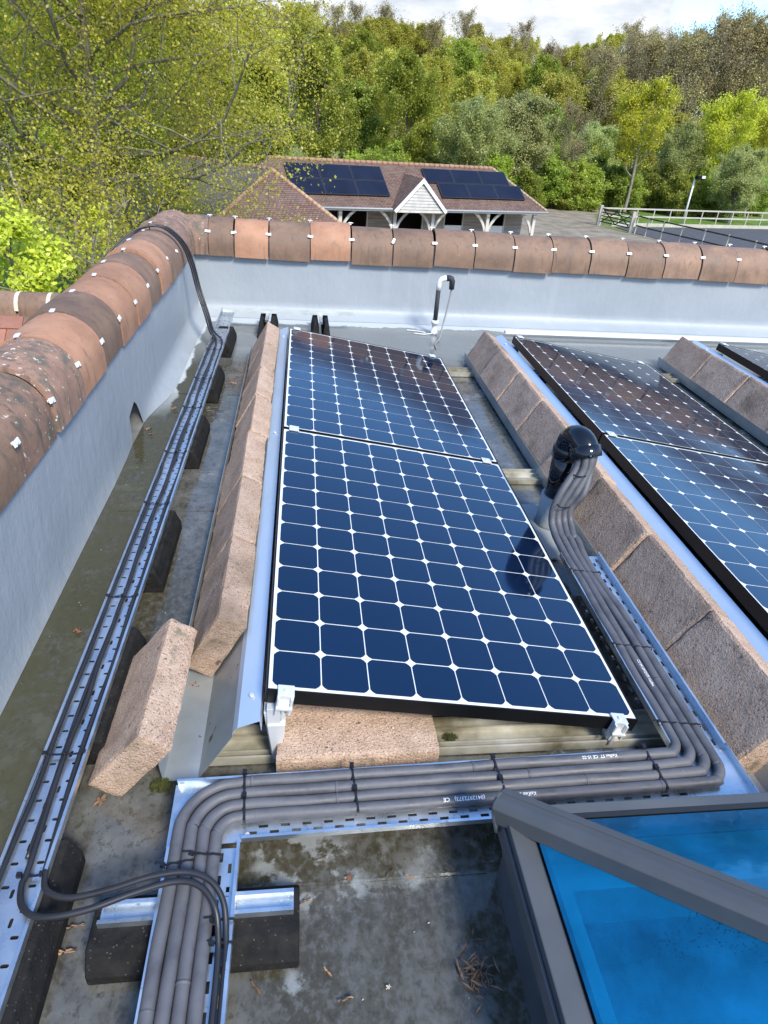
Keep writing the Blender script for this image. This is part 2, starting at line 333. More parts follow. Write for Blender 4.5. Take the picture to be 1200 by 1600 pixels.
for k_, (a_, c_, d_, e_) in enumerate(((-.70, 1.28, 8.9, 1.36), (-.70, 2.62, 8.9, 2.70), (-.05, -.352, .52, -.345), (.19, -.72, .26, -3.9), (-.70, -.86, .5, -.93))):
    x0, x1, y0, y1 = min(a_, d_), max(a_, d_), min(c_, e_), max(c_, e_); b = MB(); b.box((x0, y0, .0005), (x1, y1, .0022+.0001*k_)); b.build('deck_lap_seam', M_deck)['kind'] = 'structure'
def ridge_profile(R=.19, leg=.07, t=.018, n=14):
    o = [(R*math.cos(math.pi*k/n), leg+R*math.sin(math.pi*k/n)) for k in range(n+1)]
    i = [((R-t)*math.cos(math.pi*k/n), leg+(R-t)*math.sin(math.pi*k/n)) for k in range(n, -1, -1)]
    return [(R, 0)]+o+[(-R, 0), (-R+t, 0)]+i+[(R-t, 0)]
rnd = random.Random(7)
def ridge_tile(parent, c, axis, L, m, tilt=0, side=0, R=.19):
    """one half-round tile; c = centre of its underside, axis = unit vector along the ridge"""
    a = Vector(axis).normalized(); u = Vector((-a.y, a.x, 0)) * -1; v = Vector((0,0,1))
    rr_ = Matrix.Rotation(tilt, 3, u); a2 = rr_ @ a; v2 = rr_ @ v
    b = MB(); n = 6
    prof = ridge_profile(R=R)
    c = Vector(c); k = len(prof)
    rows = []
    for j in range(n+1):
        t = j/n; s = 1+.012*math.sin(t*3.1)+rnd.uniform(-.003, .003)
        rows.append([c+a2*(L*(t-.5))+u*(p*s)+v2*(q*s) for p, q in prof])
    V = [p for r in rows for p in r]
    Fs = [(j*k+i, j*k+(i+1) % k, (j+1)*k+(i+1) % k, (j+1)*k+i) for j in range(n) for i in range(k)]
    b.add(V, Fs, 0, True); base = n*k
    b.f.append(tuple(reversed(range(k)))); b.m.append(0); b.sm.append(False); b.f.append(tuple(base+i for i in range(k))); b.m.append(0); b.sm.append(False)
    o = b.build('ridge_tile', m, parent)
    em = o.modifiers.new('edge', 'EDGE_SPLIT'); em.split_angle = rad(40)
    return o
def tile_clip(parent, c, axis, ang, R=.19, leg=.07, off=0):
    """small folded metal clip bridging a joint at angle ang up the curve"""
    a = Vector(axis).normalized(); u = Vector((-a.y, a.x, 0))*-1; v = Vector((0,0,1))
    p = Vector(c)+u*(R*math.cos(ang))+v*(leg+R*math.sin(ang)); nrm = (u*math.cos(ang)+v*math.sin(ang)); tg = nrm.cross(a)
    yaw_ = rnd.gauss(0, .12)+off; a2 = (a*math.cos(yaw_)+tg*math.sin(yaw_)); t2 = nrm.cross(a2)
    b = MB(); b.obox(p+nrm*.0055, a2, t2, nrm, (.021, .0095, .0015)); b.obox(p+nrm*.009+a2*.010, a2, t2, nrm, (.007, .0095, .0013)); b.obox(p+nrm*.009-a2*.013, a2, t2, nrm, (.004, .0095, .0013)); b.obox(p+nrm*.001, a2, t2, nrm, (.006, .005, .010))
    return b.build('tile_clip', M_clip, parent, bevel=.0012)

# left parapet ------------------------------------------------
LW = empty('parapet_wall', (-.95, 1, 0), 'grey-blue rendered parapet running away down the left, capped with orange-brown half-round tiles', 'wall', 'parapet walls of the flat roof')
b = MB(); ys = [-4+.25*i for i in range(23)]+[1.75, 1.86, 1.93, 1.935, 1.97, 2.01, 2.06, 2.10, 2.14, 2.18, 2.182, 2.25]+[2.35+.15*i for i in range(13)]+[4.30, 4.44]
ys = sorted(set(round(y, 3) for y in ys)); 
def hole(y):
    if y < 1.934 or y > 2.181: return 0
    if y <= 2.06: return .145+.03*(y-1.935)/.125
    return max(0.001, .175*(1-((y-2.06)/.121)**1.6))
prof_n = 6
def wall_x(y, z):
    return -.775 + .004*noise.noise(Vector((y*1.3, z*2, 3)))
rows = []
zs = [0, .015, .04, .075, .12, .175, .25, .35, .44, .55]
for y in ys:
    r = []
    for z in zs:
        h = hole(y); zz = max(z, h) if z < .176 else z
        fd = (min(1, (max(0, y-2.15)/.45)**1.5) if y > 2 else min(.15, max(0, 1.934-y)/2)); fil = max(0, 1-zz/.09)**2*.085*fd
        r.append((wall_x(y, zz)+fil, y, zz+.002))
    rows.append(r)
V = [p for r in rows for p in r]; k = len(zs); Fs = []
for j in range(len(ys)-1):
    for i in range(k-1):
        q = (j*k+i, (j+1)*k+i, (j+1)*k+i+1, j*k+i+1)
        if (Vector(V[q[0]])-Vector(V[q[3]])).length < 1e-6 and (Vector(V[q[1]])-Vector(V[q[2]])).length < 1e-6: continue
        Fs.append(q)
b.add(V, Fs, 0, True)
b.box((-1.07, -4, -.2), (-.80, 1.90, .53), 0); b.box((-1.07, 2.22, -.2), (-.80, 4.6, .53), 0); b.box((-1.07, 1.90, .21), (-.80, 2.22, .53), 0); b.box((-1.07, 1.90, -.2), (-1.052, 2.22, .21), 0)
b.build('rendered_face', M_wall, LW, fix=False)
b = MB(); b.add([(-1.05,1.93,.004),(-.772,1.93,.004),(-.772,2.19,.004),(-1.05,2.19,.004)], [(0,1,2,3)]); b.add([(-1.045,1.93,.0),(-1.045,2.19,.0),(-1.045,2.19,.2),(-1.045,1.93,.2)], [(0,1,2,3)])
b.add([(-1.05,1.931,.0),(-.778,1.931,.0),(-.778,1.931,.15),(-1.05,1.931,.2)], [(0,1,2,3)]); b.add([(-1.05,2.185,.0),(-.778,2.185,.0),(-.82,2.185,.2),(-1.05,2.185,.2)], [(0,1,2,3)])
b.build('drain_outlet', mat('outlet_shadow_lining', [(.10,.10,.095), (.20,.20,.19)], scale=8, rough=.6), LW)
yk = [.68+.325*k for k in range(-6, 12)]
redset = {1: M_tile_lich, 2: M_tile_red, 5: M_tile_red, 6: M_tile, 7: M_tile_red, 8: M_tile_red, 9: M_tile_red, 4: M_tile, 3: M_tile_lich, 0: M_tile}
for i in range(len(yk)-1):
    y0, y1 = yk[i], yk[i+1]; kk = i-6
    m = {-2: M_tile, -1: M_tile, 0: M_tile_lich, 1: M_tile_lich, 2: M_tile_red, 3: M_tile, 4: M_tile_red, 5: M_tile_red, 6: M_tile, 7: M_tile_red, 8: M_tile, 9: M_tile, 10: M_tile_lich}.get(kk, M_tile)
    f_ = min(1, max(0, ((y0+y1)/2-.6)/3.6)); Rt = .160+.030*f_; cx_ = -.76-Rt; zb_ = .492
    t = ridge_tile(LW, (cx_+rnd.gauss(0, .004), (y0+y1)/2, zb_+rnd.gauss(0, .004)), (0,1,0), .325-.006, m, tilt=rnd.gauss(0, .016), R=Rt)
    if kk >= -3:
        tile_clip(t, (cx_, y0, zb_), (0,1,0), rad(100 + rnd.uniform(-8, 6)), R=Rt)
        tile_clip(t, (cx_, y0, zb_), (0,1,0), rad(22 + rnd.uniform(-6, 6)), R=Rt)
t = ridge_tile(LW, (-.95, 4.44, .49), (0,1,0), .36, M_tile_lich, tilt=.02)
M_mort = mat('mortar', [(.20,.17,.13), (.40,.36,.30)], scale=10, rough=.9)
b = MB(); b.box((-1.06, -4, .49), (-.81, 4.5, .62)); b.build('mortar_bedding', M_mort, LW)
b = MB(); b.box((-1.08, -4, G), (-1.075, 4.7, .5)); b.box((-1.124, 4.69, G), (9, 4.70, .4)); b.build('brickwork', M_brick, LW)

# far parapet ---------------------------------------------------
FW = empty('parapet_wall', (2, 4.57, 0), 'grey-blue rendered parapet crossing behind the solar panels, capped with brown half-round tiles', 'wall', 'parapet walls of the flat roof')
b = MB(); xs = [-.78+.12*i for i in range(84)]; rows = []
zs = [0, .012, .03, .055, .085, .12, .18, .26, .34, .42, .50, .56]
for x in xs:
    r = []
    for z in zs:
        fil = max(0, 1-z/.11)**2*.13
        fil = max(0, 1-z/.075)**1.5*.11; r.append((x, 4.42-fil+.007*noise.noise(Vector((x*1.7, z*5, 9)))+.004*noise.noise(Vector((x*6, z*9, 2))), z+.002))
    rows.append(r)
V = [p for r in rows for p in r]; k = len(zs)
b.add(V, [(j*k+i, j*k+i+1, (j+1)*k+i+1, (j+1)*k+i) for j in range(len(xs)-1) for i in range(k-1)], 0, True)
b.box((-.79, 4.44, -.2), (9.3, 4.68, .55)); b.build('rendered_face', M_wall, FW, fix=False)
xj = [-.66, -.46, -.19, .14, .47, .81, 1.15, 1.49, 1.83, 2.165, 2.5, 2.835, 3.17, 3.505, 3.84, 4.175, 4.51, 4.845, 5.18, 5.515, 5.85, 6.185, 6.52]
for i in range(len(xj)-1):
    x0, x1 = xj[i], xj[i+1]
    m = {0: M_tile, 1: M_tile_red, 2: M_tile, 3: M_tile_red}.get(i, M_tile)
    t = ridge_tile(FW, ((x0+x1)/2, 4.57+rnd.gauss(0, .004), .465+rnd.gauss(0, .004)-.006*((i*7) % 3)), (-1,0,0), (x1-x0)-.011, m, tilt=rnd.gauss(0, .012), R=.19)
    tile_clip(t, (x0, 4.57, .468), (-1,0,0), rad(180-100), off=0)
    tile_clip(t, (x0, 4.57, .468), (-1,0,0), rad(180-32 if i != 4 else 180-30), off=.9 if i == 5 else 0)
t = ridge_tile(FW, (-.76, 4.57, .47), (-1,0,0), .20, M_tile_lich)
b = MB(); b.box((-.85, 4.42, .49), (9, 4.69, .62)); b.build('mortar_bedding', M_mort, FW)

# roof of the wing outside the left parapet ------------------------
WR = empty('tiled_roof', (-2.6, 4.2, 0), 'brown clay plain-tile roof with half-round ridge, outside the left parapet', 'roof')
def zp(x, y, z):
    return CP+F*z+RR*((x-600)/fpx*z)-UU*((y-800)/fpx*z)
b = MB(); b.box((-8, 1.1, G), (-1.3, 7, -1.6)); b.build('wing_wall', M_brick, WR)
M_ptile = mat('plain_tile', [(.19,.085,.06), (.27,.12,.085)], scale=6, detail=6, rough=.75, bump=.2, bscale=40, layers=[('noise', 9, .6, .7, (.12,.075,.06))])
b = MB(); rg = 4.22; zr = .055; M_pt2 = mat('plain_tile_red', [(.26,.11,.075), (.34,.155,.105)], scale=6, detail=6, rough=.75, bump=.2, bscale=40); M_pt3 = mat('plain_tile_dark', [(.12,.07,.055), (.18,.10,.075)], scale=6, detail=6, rough=.75, bump=.2, bscale=40)
for row in range(22):
    yy = rg-.05-row*.115; zz = zr-.02-row*.105
    for c in range(22):
        x0 = -1.14-(c+1)*.225+(.1125 if row % 2 else 0)
        if x0 < -6: continue
        j = rnd.uniform(.0, .012); x1 = x0+.216
        b.hexa([(x0, yy-.14, zz-.134+j), (x1, yy-.14, zz-.134+j), (x1, yy+.1, zz+.082), (x0, yy+.1, zz+.082), (x0, yy-.14-.012, zz-.106+j), (x1, yy-.14-.012, zz-.106+j), (x1, yy+.1-.008, zz+.094), (x0, yy+.1-.008, zz+.094)], rnd.choice((0, 0, 1, 2)))
b.build('roof_tile_field', [M_ptile, M_pt2, M_pt3], WR)
b = MB(); b.add([(-8, rg, zr), (-1.12, rg, zr), (-1.12, rg+3, zr-2.7), (-8, rg+3, zr-2.7)], [(0,1,2,3)]); b.build('rear_slope', M_ptile, WR)
for k in range(15):
    L = .232; xc = -1.22-(k+.25)*L
    ridge_tile(WR, (xc, rg, zr-.08), (1,0,0), L-.02, M_tile, R=.115)
    b = MB(); pr = [(.118*math.cos(math.pi*q/12), .07+.118*math.sin(math.pi*q/12)) for q in range(13)]+[(.10*math.cos(math.pi*q/12), .07+.10*math.sin(math.pi*q/12)) for q in range(12, -1, -1)]
    b.prism(pr, (xc+L/2-.014, rg, zr-.08), (0,1,0), (0,0,1), (.028, 0, 0)); b.build('mortar_joint', mat('pale_mortar', [(.5,.45,.35), (.62,.56,.45)], scale=20, rough=.9) if k == 0 else bpy.data.materials['pale_mortar'], WR)

# ------------------------------------------------------------------ solar panels
T = 0.164404335; W_, L_, GAP, Z0 = 1.046, 1.559, .022, .27
ux = Vector((math.cos(T), 0, -math.sin(T))); uy = Vector((0,1,0)); un = Vector((math.sin(T), 0, math.cos(T)))
def cellmat():
    m = mat('solar_cell', [(.002,.006,.02), (.003,.009,.028)], scale=2.0, rough=.09, coat=0, spec=.95, layers=[('noise', 170, .775, .80, (.16,.18,.22))])
    n, l = m.node_tree.nodes, m.node_tree.links; b_ = n['Principled BSDF']; b_.inputs['Specular Tint'].default_value = (.42, .74, 1.0, 1)
    nn = N(n, 'ShaderNodeTexNoise', i_Scale=9, i_Detail=5); tcn = n.new('ShaderNodeTexCoord'); l.new(tcn.outputs['Object'], nn.inputs['Vector'])
    l.new(maprange(n, l, nn.outputs['Fac'], .35, .7, .04, .12), b_.inputs['Roughness'])
    return m
M_cell = cellmat(); M_back = mat('white_backsheet', [(.60,.63,.62), (.68,.70,.69)], scale=8, rough=.12, spec=.5)
M_mark = mat('drop_mark', [(.10,.14,.20)], rough=.5)
def make_panel():
    e = empty('solar_panel', (0,0,0)); o = Vector((0,0,0)); b = MB()
    def P(a, c, h): return o+ux*a+uy*c+un*h
    def slab(a0, a1, c0, c1, h0, h1, mi=0): b.hexa([P(a0,c0,h0),P(a1,c0,h0),P(a1,c1,h0),P(a0,c1,h0),P(a0,c0,h1),P(a1,c0,h1),P(a1,c1,h1),P(a0,c1,h1)], mi)
    f_ = .004; D = -.046
    slab(-f_, 0, -f_, L_+f_, D, .002); slab(W_, W_+f_, -f_, L_+f_, D, .002); slab(0, W_, -f_, 0, D, .002); slab(0, W_, L_, L_+f_, D, .002)
    slab(-f_+.002, .03, -.002, L_+.002, D+.0005, D+.0035); slab(W_-.03, W_+.002, -.002, L_+.002, D+.0005, D+.0035)
    b.build('frame', M_black, e, bevel=.0012)
    b = MB(); b.add([P(0,0,-.0015), P(W_,0,-.0015), P(W_,L_,-.0015), P(0,L_,-.0015)], [(0,1,2,3)], 0); b.add([P(0,0,-.006), P(W_,0,-.006), P(W_,L_,-.006), P(0,L_,-.006)], [(3,2,1,0)], 0)
    b.build('backsheet', M_back, e, fix=False)
    b = MB(); px_, py_ = (W_-.016)/8, (L_-.020)/12; g = .0016; ch = .0145
    for i in range(8):
        for j in range(12):
            a0 = .008+i*px_+g; a1 = .008+(i+1)*px_-g; c0 = .010+j*py_+g; c1 = .010+(j+1)*py_-g; k = ch*.42
            pts = [(a0+ch,c0),(a1-ch,c0),(a1-k,c0+k),(a1,c0+ch),(a1,c1-ch),(a1-k,c1-k),(a1-ch,c1),(a0+ch,c1),(a0+k,c1-k),(a0,c1-ch),(a0,c0+ch),(a0+k,c0+k)]
            b.add([P(a, c, -.0006) for a, c in pts], [tuple(range(12))])
    b.build('cell_grid', M_cell, e, fix=False)
    return e
def clamp_part(parent, a, c, org, end=False):
    """anodised clamp gripping the panel edge (part of the panel mounting)"""
    o = Vector(org); P = lambda a_, c_, h: o+ux*a_+uy*c_+un*h
    b = MB()
    if end:
        b.obox(P(a, c-.006, .0045), ux, uy, un, (.021, .018, .0022)); b.obox(P(a, c-.022, -.014), ux, uy, un, (.021, .0022, .020)); b.obox(P(a, c-.030, -.030), ux, uy, un, (.021, .008, .004))
        b.obox(P(a-.018, c-.022, -.026), ux, uy, un, (.003, .012, .028)); b.obox(P(a+.016, c-.022, -.026), ux, uy, un, (.003, .012, .028))
        b.tube([P(a, c-.008, .006), P(a, c-.008, .011)], .0065, 12)
        b.tube([P(a, c-.022, -.02), P(a, c-.022, -.085)], .004, 8)
    else:
        b.obox(P(a, c, .0045), ux, uy, un, (.022, .024, .0022)); b.tube([P(a, c, .006), P(a, c, .011)], .0065, 12); b.obox(P(a, c, -.02), ux, uy, un, (.018, .006, .024))
    return b.build('clamp', M_alu, parent, bevel=.001)
pan0 = make_panel()
plist = [((0,0), 'large blue-black solar panel nearest the camera, in the middle of the roof'),
         ((0,L_+GAP), 'blue-black solar panel just beyond the nearest one, in front of the black-lagged vent pipe'),
         ((1.53,0), 'solar panel cut by the right edge, nearer one beside the black bend pipe'),
         ((1.53,L_+GAP), 'solar panel of the middle row lying near the far parapet, past the black bend pipe'),
         ((3.055,0), None),
         ((3.055,L_+GAP), 'solar panel showing only its corner at the right edge beyond the last blocks')]
for i, ((x, y), lb) in enumerate(plist):
    if lb is None: continue
    o = pan0 if i == 0 else copy_tree(pan0)
    o.location = (x, y, Z0); tag(o, lb, 'solar panel', 'solar panels in rows on the flat roof')
    if i == 0:
        PN = o
# sticker on the near panel's right side
q = Vector((0,0,Z0)); c = q+ux*(W_+.0052)+uy*.30-un*.020
b = MB(); b.obox(c, uy, un, ux, (.028, .011, .0004)); st = b.build('sticker', M_print, PN)
b = MB()
for k in range(4): b.obox(c+ux*.0007+uy*(.004)+un*(.006-.004*k), uy, un, ux, (.020, .0009, .0002))
b.build('sticker_print', mat('grey_print', [(.12,.13,.16)], rough=.6), st)

# ------------------------------------------------------------------ mounting: wind deflector + ballast trough per row, base rails
M_defl = mat('bare_aluminium_sheet', [(.46,.57,.69), (.52,.62,.74)], scale=3, detail=3, rough=.32, rough2=.40, metal=.5, layers=[('noise', 40, .70, .76, (.30,.32,.33))])
M_trough = mat('weathered_aluminium_sheet', [(.30,.33,.34), (.46,.49,.50)], scale=5, detail=6, rough=.4, metal=.6, layers=[('noise', 26, .64, .70, (.07,.06,.04))])
def mount(x0, y0, y1, label, nclamp):
    e = empty('panel_mount', (x0-.1, (y0+y1)/2, 0), label, 'panel mount', 'ballasted mounts carrying the panel rows')
    def sheet(prof, m, nm, ya, yb, t=.0015):
        b = MB()
        n = len(prof); V = [(x0+a, ya, z) for a, z in prof]+[(x0+a, yb, z) for a, z in prof]
        b.add(V, [(i, i+1, i+1+n, i+n) for i in range(n-1)]); return b.build(nm, m, e, solid=t, fix=False)
    sheet([(-.276, .078), (-.272, .012), (-.185, .010), (-.180, .014)], M_trough, 'ballast_trough', y0, y1)
    sheet([(-.184, .012), (-.088, .172)], M_trough, 'deflector_web', y0, y1)
    sheet([(-.0885, .1735), (-.075, .192), (-.020, .214), (-.017, .180)], M_defl, 'deflector_flange', y0+.01, y1)
    for yy in (y0+.10, (y0+y1)/2, y1-.2):
        b = MB(); b.tube([(x0-.045, yy, .205), (x0-.046, yy, .212)], .006, 10); b.build('screw', M_alu, e)
    for yy in (-.012, 1.57, 3.13):
        b = MB(); b.hexa([(x0+.002, yy, .03), (x0+.032, yy, .03), (x0+.032, yy+.02, .03), (x0+.002, yy+.02, .03), (x0-.012, yy-.01, .205), (x0+.045, yy-.01, .197), (x0+.045, yy+.028, .197), (x0-.012, yy+.028, .205)])
        b.build('support_bracket', M_alu, e, bevel=.001); b = MB(); b.hexa([(x0+W_-.09, yy, .02), (x0+W_-.05, yy, .02), (x0+W_-.05, yy+.03, .02), (x0+W_-.09, yy+.03, .02), (x0+W_-.10, yy, .062), (x0+W_-.045, yy, .058), (x0+W_-.045, yy+.03, .058), (x0+W_-.10, yy+.03, .062)]); b.build('support_bracket', M_alu, e, bevel=.001)
    for c_, end in ((0, True), (L_+GAP/2, False), (2*L_+GAP, 'far')):
        for a_ in (.045, .985):
            if end == 'far': clamp_part(e, a_, c_+.008, (x0, 0, Z0))
            else: clamp_part(e, a_, c_-.002 if end else c_, (x0, 0, Z0), end)
    return e
m1_ = mount(0, -.065, 3.36, 'aluminium mount with blue-shining deflector beneath the nearest panel row, by the left tray', 1)
m2_ = mount(1.53, -.35, 3.36, 'aluminium mount with blue-shining deflector beneath the middle panel row', 1)
m3_ = mount(3.055, -.35, 3.40, 'aluminium mount with dark trough beneath the last panel row at the right edge', 1)
b = MB(); b.box((-.004, -.026, .155), (.03, -.004, .222)); b.hexa([(.008,-.028,.03),(.026,-.028,.03),(.026,-.018,.03),(.008,-.018,.03),(-.004,-.03,.165),(.042,-.03,.165),(.042,-.012,.165),(-.004,-.012,.165)])
b.build('end_bracket', M_alu, m1_, bevel=.001)
for yy, lb in ((.035, 'wide dirty aluminium base rail lying in front of the nearest panel'), (1.585, 'short stretch of base rail seen beside the vent pipe between the rows'), (3.10, 'far base rail emerging between the first two panel rows')):
    b = MB(); x0, x1 = -.165, 4.2
    pr = [(-.055, 0), (.055, 0), (.055, .028), (.049, .028), (.049, .008), (.022, .008), (.022, .024), (.016, .024), (.016, .008), (-.028, .008), (-.028, .024), (-.034, .024), (-.034, .008), (-.049, .008), (-.049, .028), (-.055, .028)]
    b.prism(pr, (x0, yy, .004), (0,1,0), (0,0,1), (x1-x0, 0, 0)); o = b.build('base_rail', M_dirtalu)
    tag(o, lb, 'rail', 'base rails under the panels')

# ------------------------------------------------------------------ concrete blocks
def block_mesh(seed, l=.430, w=.232, h=.094):
    b = MB(); nx, ny, nz_ = 30, 16, 7; idx = {}; V = []
    rs = random.Random(seed); off = Vector((seed*3.1, seed*1.7, 0))
    def vid(i, j, k):
        if (i, j, k) in idx: return idx[(i, j, k)]
        p = Vector(((i/nx-.5)*l, (j/ny-.5)*w, (k/nz_-.5)*h))
        e = (i in (0, nx))+(j in (0, ny))+(k in (0, nz_))
        c = Vector((0,0,0)); q = p.copy()
        if e >= 2:
            amt = .0022*(1+1.3*noise.noise((p+off)*30))*(1.4 if e == 3 else 1)
            for ax, lim, ii, nn in ((0, l/2, i, nx), (1, w/2, j, ny), (2, h/2, k, nz_)):
                if ii in (0, nn): q[ax] -= math.copysign(amt, p[ax])
        q += Vector((noise.noise((p+off)*50), noise.noise((p+off)*50+Vector((9,0,0))), noise.noise((p+off)*50+Vector((0,9,0)))))*.0007
        idx[(i, j, k)] = len(V); V.append(q); return idx[(i, j, k)]
    Fs = []
    for i in range(nx):
        for j in range(ny):
            for k in (0, nz_): Fs.append((vid(i,j,k), vid(i+1,j,k), vid(i+1,j+1,k), vid(i,j+1,k)))
    for i in range(nx):
        for k in range(nz_):
            for j in (0, ny): Fs.append((vid(i,j,k), vid(i+1,j,k), vid(i+1,j,k+1), vid(i,j,k+1)))
    for j in range(ny):
        for k in range(nz_):
            for i in (0, nx): Fs.append((vid(i,j,k), vid(i,j+1,k), vid(i,j+1,k+1), vid(i,j,k+1)))
    b.add(V, Fs, 0, False); o = b.build('concrete_block', M_block); return o
BP = [block_mesh(s) for s in (1, 2, 3)]
used = [False]*3; nb = [0]
def block(c, lx, wy, label, group='ballast concrete blocks on the panel mounts'):
    i = nb[0] % 3; nb[0] += 1
    o = BP[i] if not used[i] else BP[i].copy()
    if used[i]: COL.objects.link(o)
    used[i] = True
    lx = Vector(lx).normalized(); wy = Vector(wy); wy = (wy-lx*wy.dot(lx)).normalized(); nz_ = lx.cross(wy)
    o.matrix_world = Matrix(((lx.x, wy.x, nz_.x, c[0]), (lx.y, wy.y, nz_.y, c[1]), (lx.z, wy.z, nz_.z, c[2]), (0,0,0,1)))
    return tag(o, label, 'block', group)
rb = random.Random(3)
def brow(x0, y1, n, names):
    for k in range(n):
        yc = y1-.4345*(k+.5)
        j = rb.gauss(0, .004)
        A = Vector((x0-.268, 0, .060)); B = Vector((x0-.158, 0, .250)); d = (B-A).normalized(); nr = Vector((d.z, 0, -d.x))
        c = (A+B)/2+nr*.047+Vector((j, yc, rb.gauss(0, .003)))
        sk = rb.gauss(0, .006)
        block(c, (sk, 1, rb.gauss(0, .004)), d, names(k, n))
ordn = ['farthest', 'second from the far end', 'third from the far end', 'fourth from the far end', 'fifth from the far end', 'sixth from the far end', 'seventh from the far end', 'eighth from the far end']
def nm1(k, n): return ('nearest pinkish block of the leaning left row, above the loose block' if k == n-1 else 'leaning pinkish concrete block in the left row, '+ordn[k])
def nm2(k, n): return ('nearest brown block of the middle leaning row, by the right edge' if k == n-1 else 'leaning brown block in the row behind the black bend pipe, '+ordn[k])
def nm3(k, n): return 'leaning reddish concrete block in the short right-hand row, '+ordn[k]
brow(0, 3.33, 7, nm1); brow(1.53, 3.34, 8, nm2); brow(3.05, 3.37, 4, nm3)
# loose block dropped against the tray's first block
A1 = Vector((-.425, -.085, .02)); 
block((-.3355, .118, .108), (.012, 1, .0), (.131, 0, .161), 'loose pinkish block lying tipped in front of the left row beside the tray', 'loose concrete blocks')
block((.232, .036, .051), (1, .012, 0), (0, 1, 0), 'pinkish block lying flat under the near edge of the nearest panel', 'loose concrete blocks')

# ------------------------------------------------------------------ cable trays
def slotted(b, o, u, v, L, W, rows, sl, sw, mi=0, roundn=0):
    """perforated sheet: rows = [(v centre, pitch, offset, slot length, slot width)]"""
    o = Vector(o); u = Vector(u); v = Vector(v); P = lambda a, c: o+u*a+v*c
    rows = sorted(rows); edge = 0
    def quad(a0, a1, c0, c1):
        if a1-a0 > 1e-6 and c1-c0 > 1e-6: b.add([P(a0,c0), P(a1,c0), P(a1,c1), P(a0,c1)], [(0,1,2,3)], mi)
    for (vc, pitch, off, ln, wd) in rows:
        r0, r1 = vc-wd/2, vc+wd/2
        quad(0, L, edge, r0)
        a = 0; s = off
        while s+ln < L:
            if s > a: quad(a, s, r0, r1)
            if roundn:
                rr_ = min(wd, ln)/2; # round the ends with small corner triangles
                for (ca, cb, sa, sb) in ((s, r0, 1, 1), (s+ln, r0, -1, 1), (s+ln, r1, -1, -1), (s, r1, 1, -1)):
                    pts = [P(ca, cb)]
                    for q in range(4):
                        t = math.pi/2*q/3; pts.append(P(ca+sa*rr_*(1-math.sin(t)), cb+sb*rr_*(1-math.cos(t))))
                    b.add(pts, [tuple(range(5))] if sa*sb < 0 else [tuple(reversed(range(5)))], mi)
            a = s+ln; s += pitch
        quad(a, L, r0, r1); edge = r1
    quad(0, L, edge, W)
def tray(origin, u, v, L, W, rows, lip, label, roundn=0, lips=(1, 1), inward=.006):
    o = Vector(origin); u = Vector(u).normalized(); v = Vector(v).normalized(); up = Vector((0,0,1))
    e = empty('cable_tray', o, label, 'cable tray', 'galvanised cable trays')
    b = MB(); slotted(b, o, u, v, L, W, rows, 0, 0, roundn=roundn); b.build('tray_bed', M_galv, e, solid=.0014, fix=False)
    for k, c in ((0, 0), (1, W)):
        if not lips[k]: continue
        s = -1 if k == 0 else 1; b = MB(); q = o+v*c
        n0 = [q, q+up*lip, q+up*lip-v*(s*inward), q+up*(lip-.004)-v*(s*inward)]
        V = n0+[p+u*L for p in n0]; b.add(V, [(0,1,5,4),(1,2,6,5),(2,3,7,6)]); b.build('side_lip', M_galv, e, solid=.0014, fix=False)
    return e
TZ = .100; LIP = .022
s_ = .02
# front crossing tray, its two legs
rowsA = [(.012, .05, .01, .020, .007), (.030, .05, .035, .020, .007), (.085, .05, .01, .020, .007), (.105, .05, .035, .020, .007), (.132, .05, .01, .020, .007), (.148, .05, .035, .020, .007)]
uT1 = Vector((1, s_, 0)).normalized(); vT1 = Vector((-s_, 1, 0)).normalized()
T1o = Vector((-.050, -.298, TZ)); T1L = 1.275
rowsA = [(.0195, .05, .012, .021, .0075), (.0345, .05, .037, .021, .0075), (.060, .05, .012, .021, .0075), (.090, .05, .037, .021, .0075), (.125, .05, .012, .021, .0075)]
t1 = tray(T1o, uT1, vT1, T1L, .158, rowsA, .015, 'galvanised tray crossing in front of the nearest panel, filled with grey lagged pipes', lips=(1, 0))
b = MB(); q = T1o+vT1*.158; 
for a0, a1 in ((-.16, 1.13),):
    V = [q+uT1*a0, q+uT1*a0+Vector((0,0,LIP)), q+uT1*a0+Vector((0,0,LIP))-vT1*.006]; V += [p+uT1*(a1-a0) for p in V]
    b.add(V, [(0,1,4,3), (1,2,5,4)])
b.build('side_lip', M_galv, t1, solid=.0014, fix=False)
b = MB(); b.add([T1o+uT1*-.165, T1o, T1o+vT1*.158, T1o+uT1*-.165+vT1*.158], [(0,1,2,3)]); b.build('corner_plate', M_galv, t1, solid=.0014, fix=False)
for a_, c_ in ((.012, .014), (1.19, .02), (-.15, .145)):
    b = MB(); p = T1o+uT1*a_+vT1*c_; b.tube([p+Vector((0,0,.001)), p+Vector((0,0,.005))], .006, 10); b.build('bolt', M_alu, t1)
rowsL = [(.010, .05, .01, .021, .0075), (.034, .05, .03, .021, .0075), (.060, .05, .01, .021, .0075), (.090, .05, .03, .021, .0075), (.118, .05, .01, .021, .0075), (.138, .05, .035, .021, .0075)]
tL = tray((-.052, -.310, TZ-.002), (0,-1,0), (-1,0,0), 1.3, .157, [(round(.157-a, 4), p_, o_, l_, w_) for a, p_, o_, l_, w_ in rowsL][::-1], LIP, 'galvanised tray leg running towards the camera under four grey lagged pipes')
t2 = tray((1.076, -.11, TZ-.002), (0,1,0), (1,0,0), .90, .158, [(.012, .05, .02, .021, .0075), (.045, .05, .02, .021, .0075), (.082, .05, .01, .021, .0075), (.123, .05, .035, .021, .0075), (.140, .05, .01, .021, .0075)], LIP,
          'galvanised tray leg running away between the nearest panel and the middle block row')
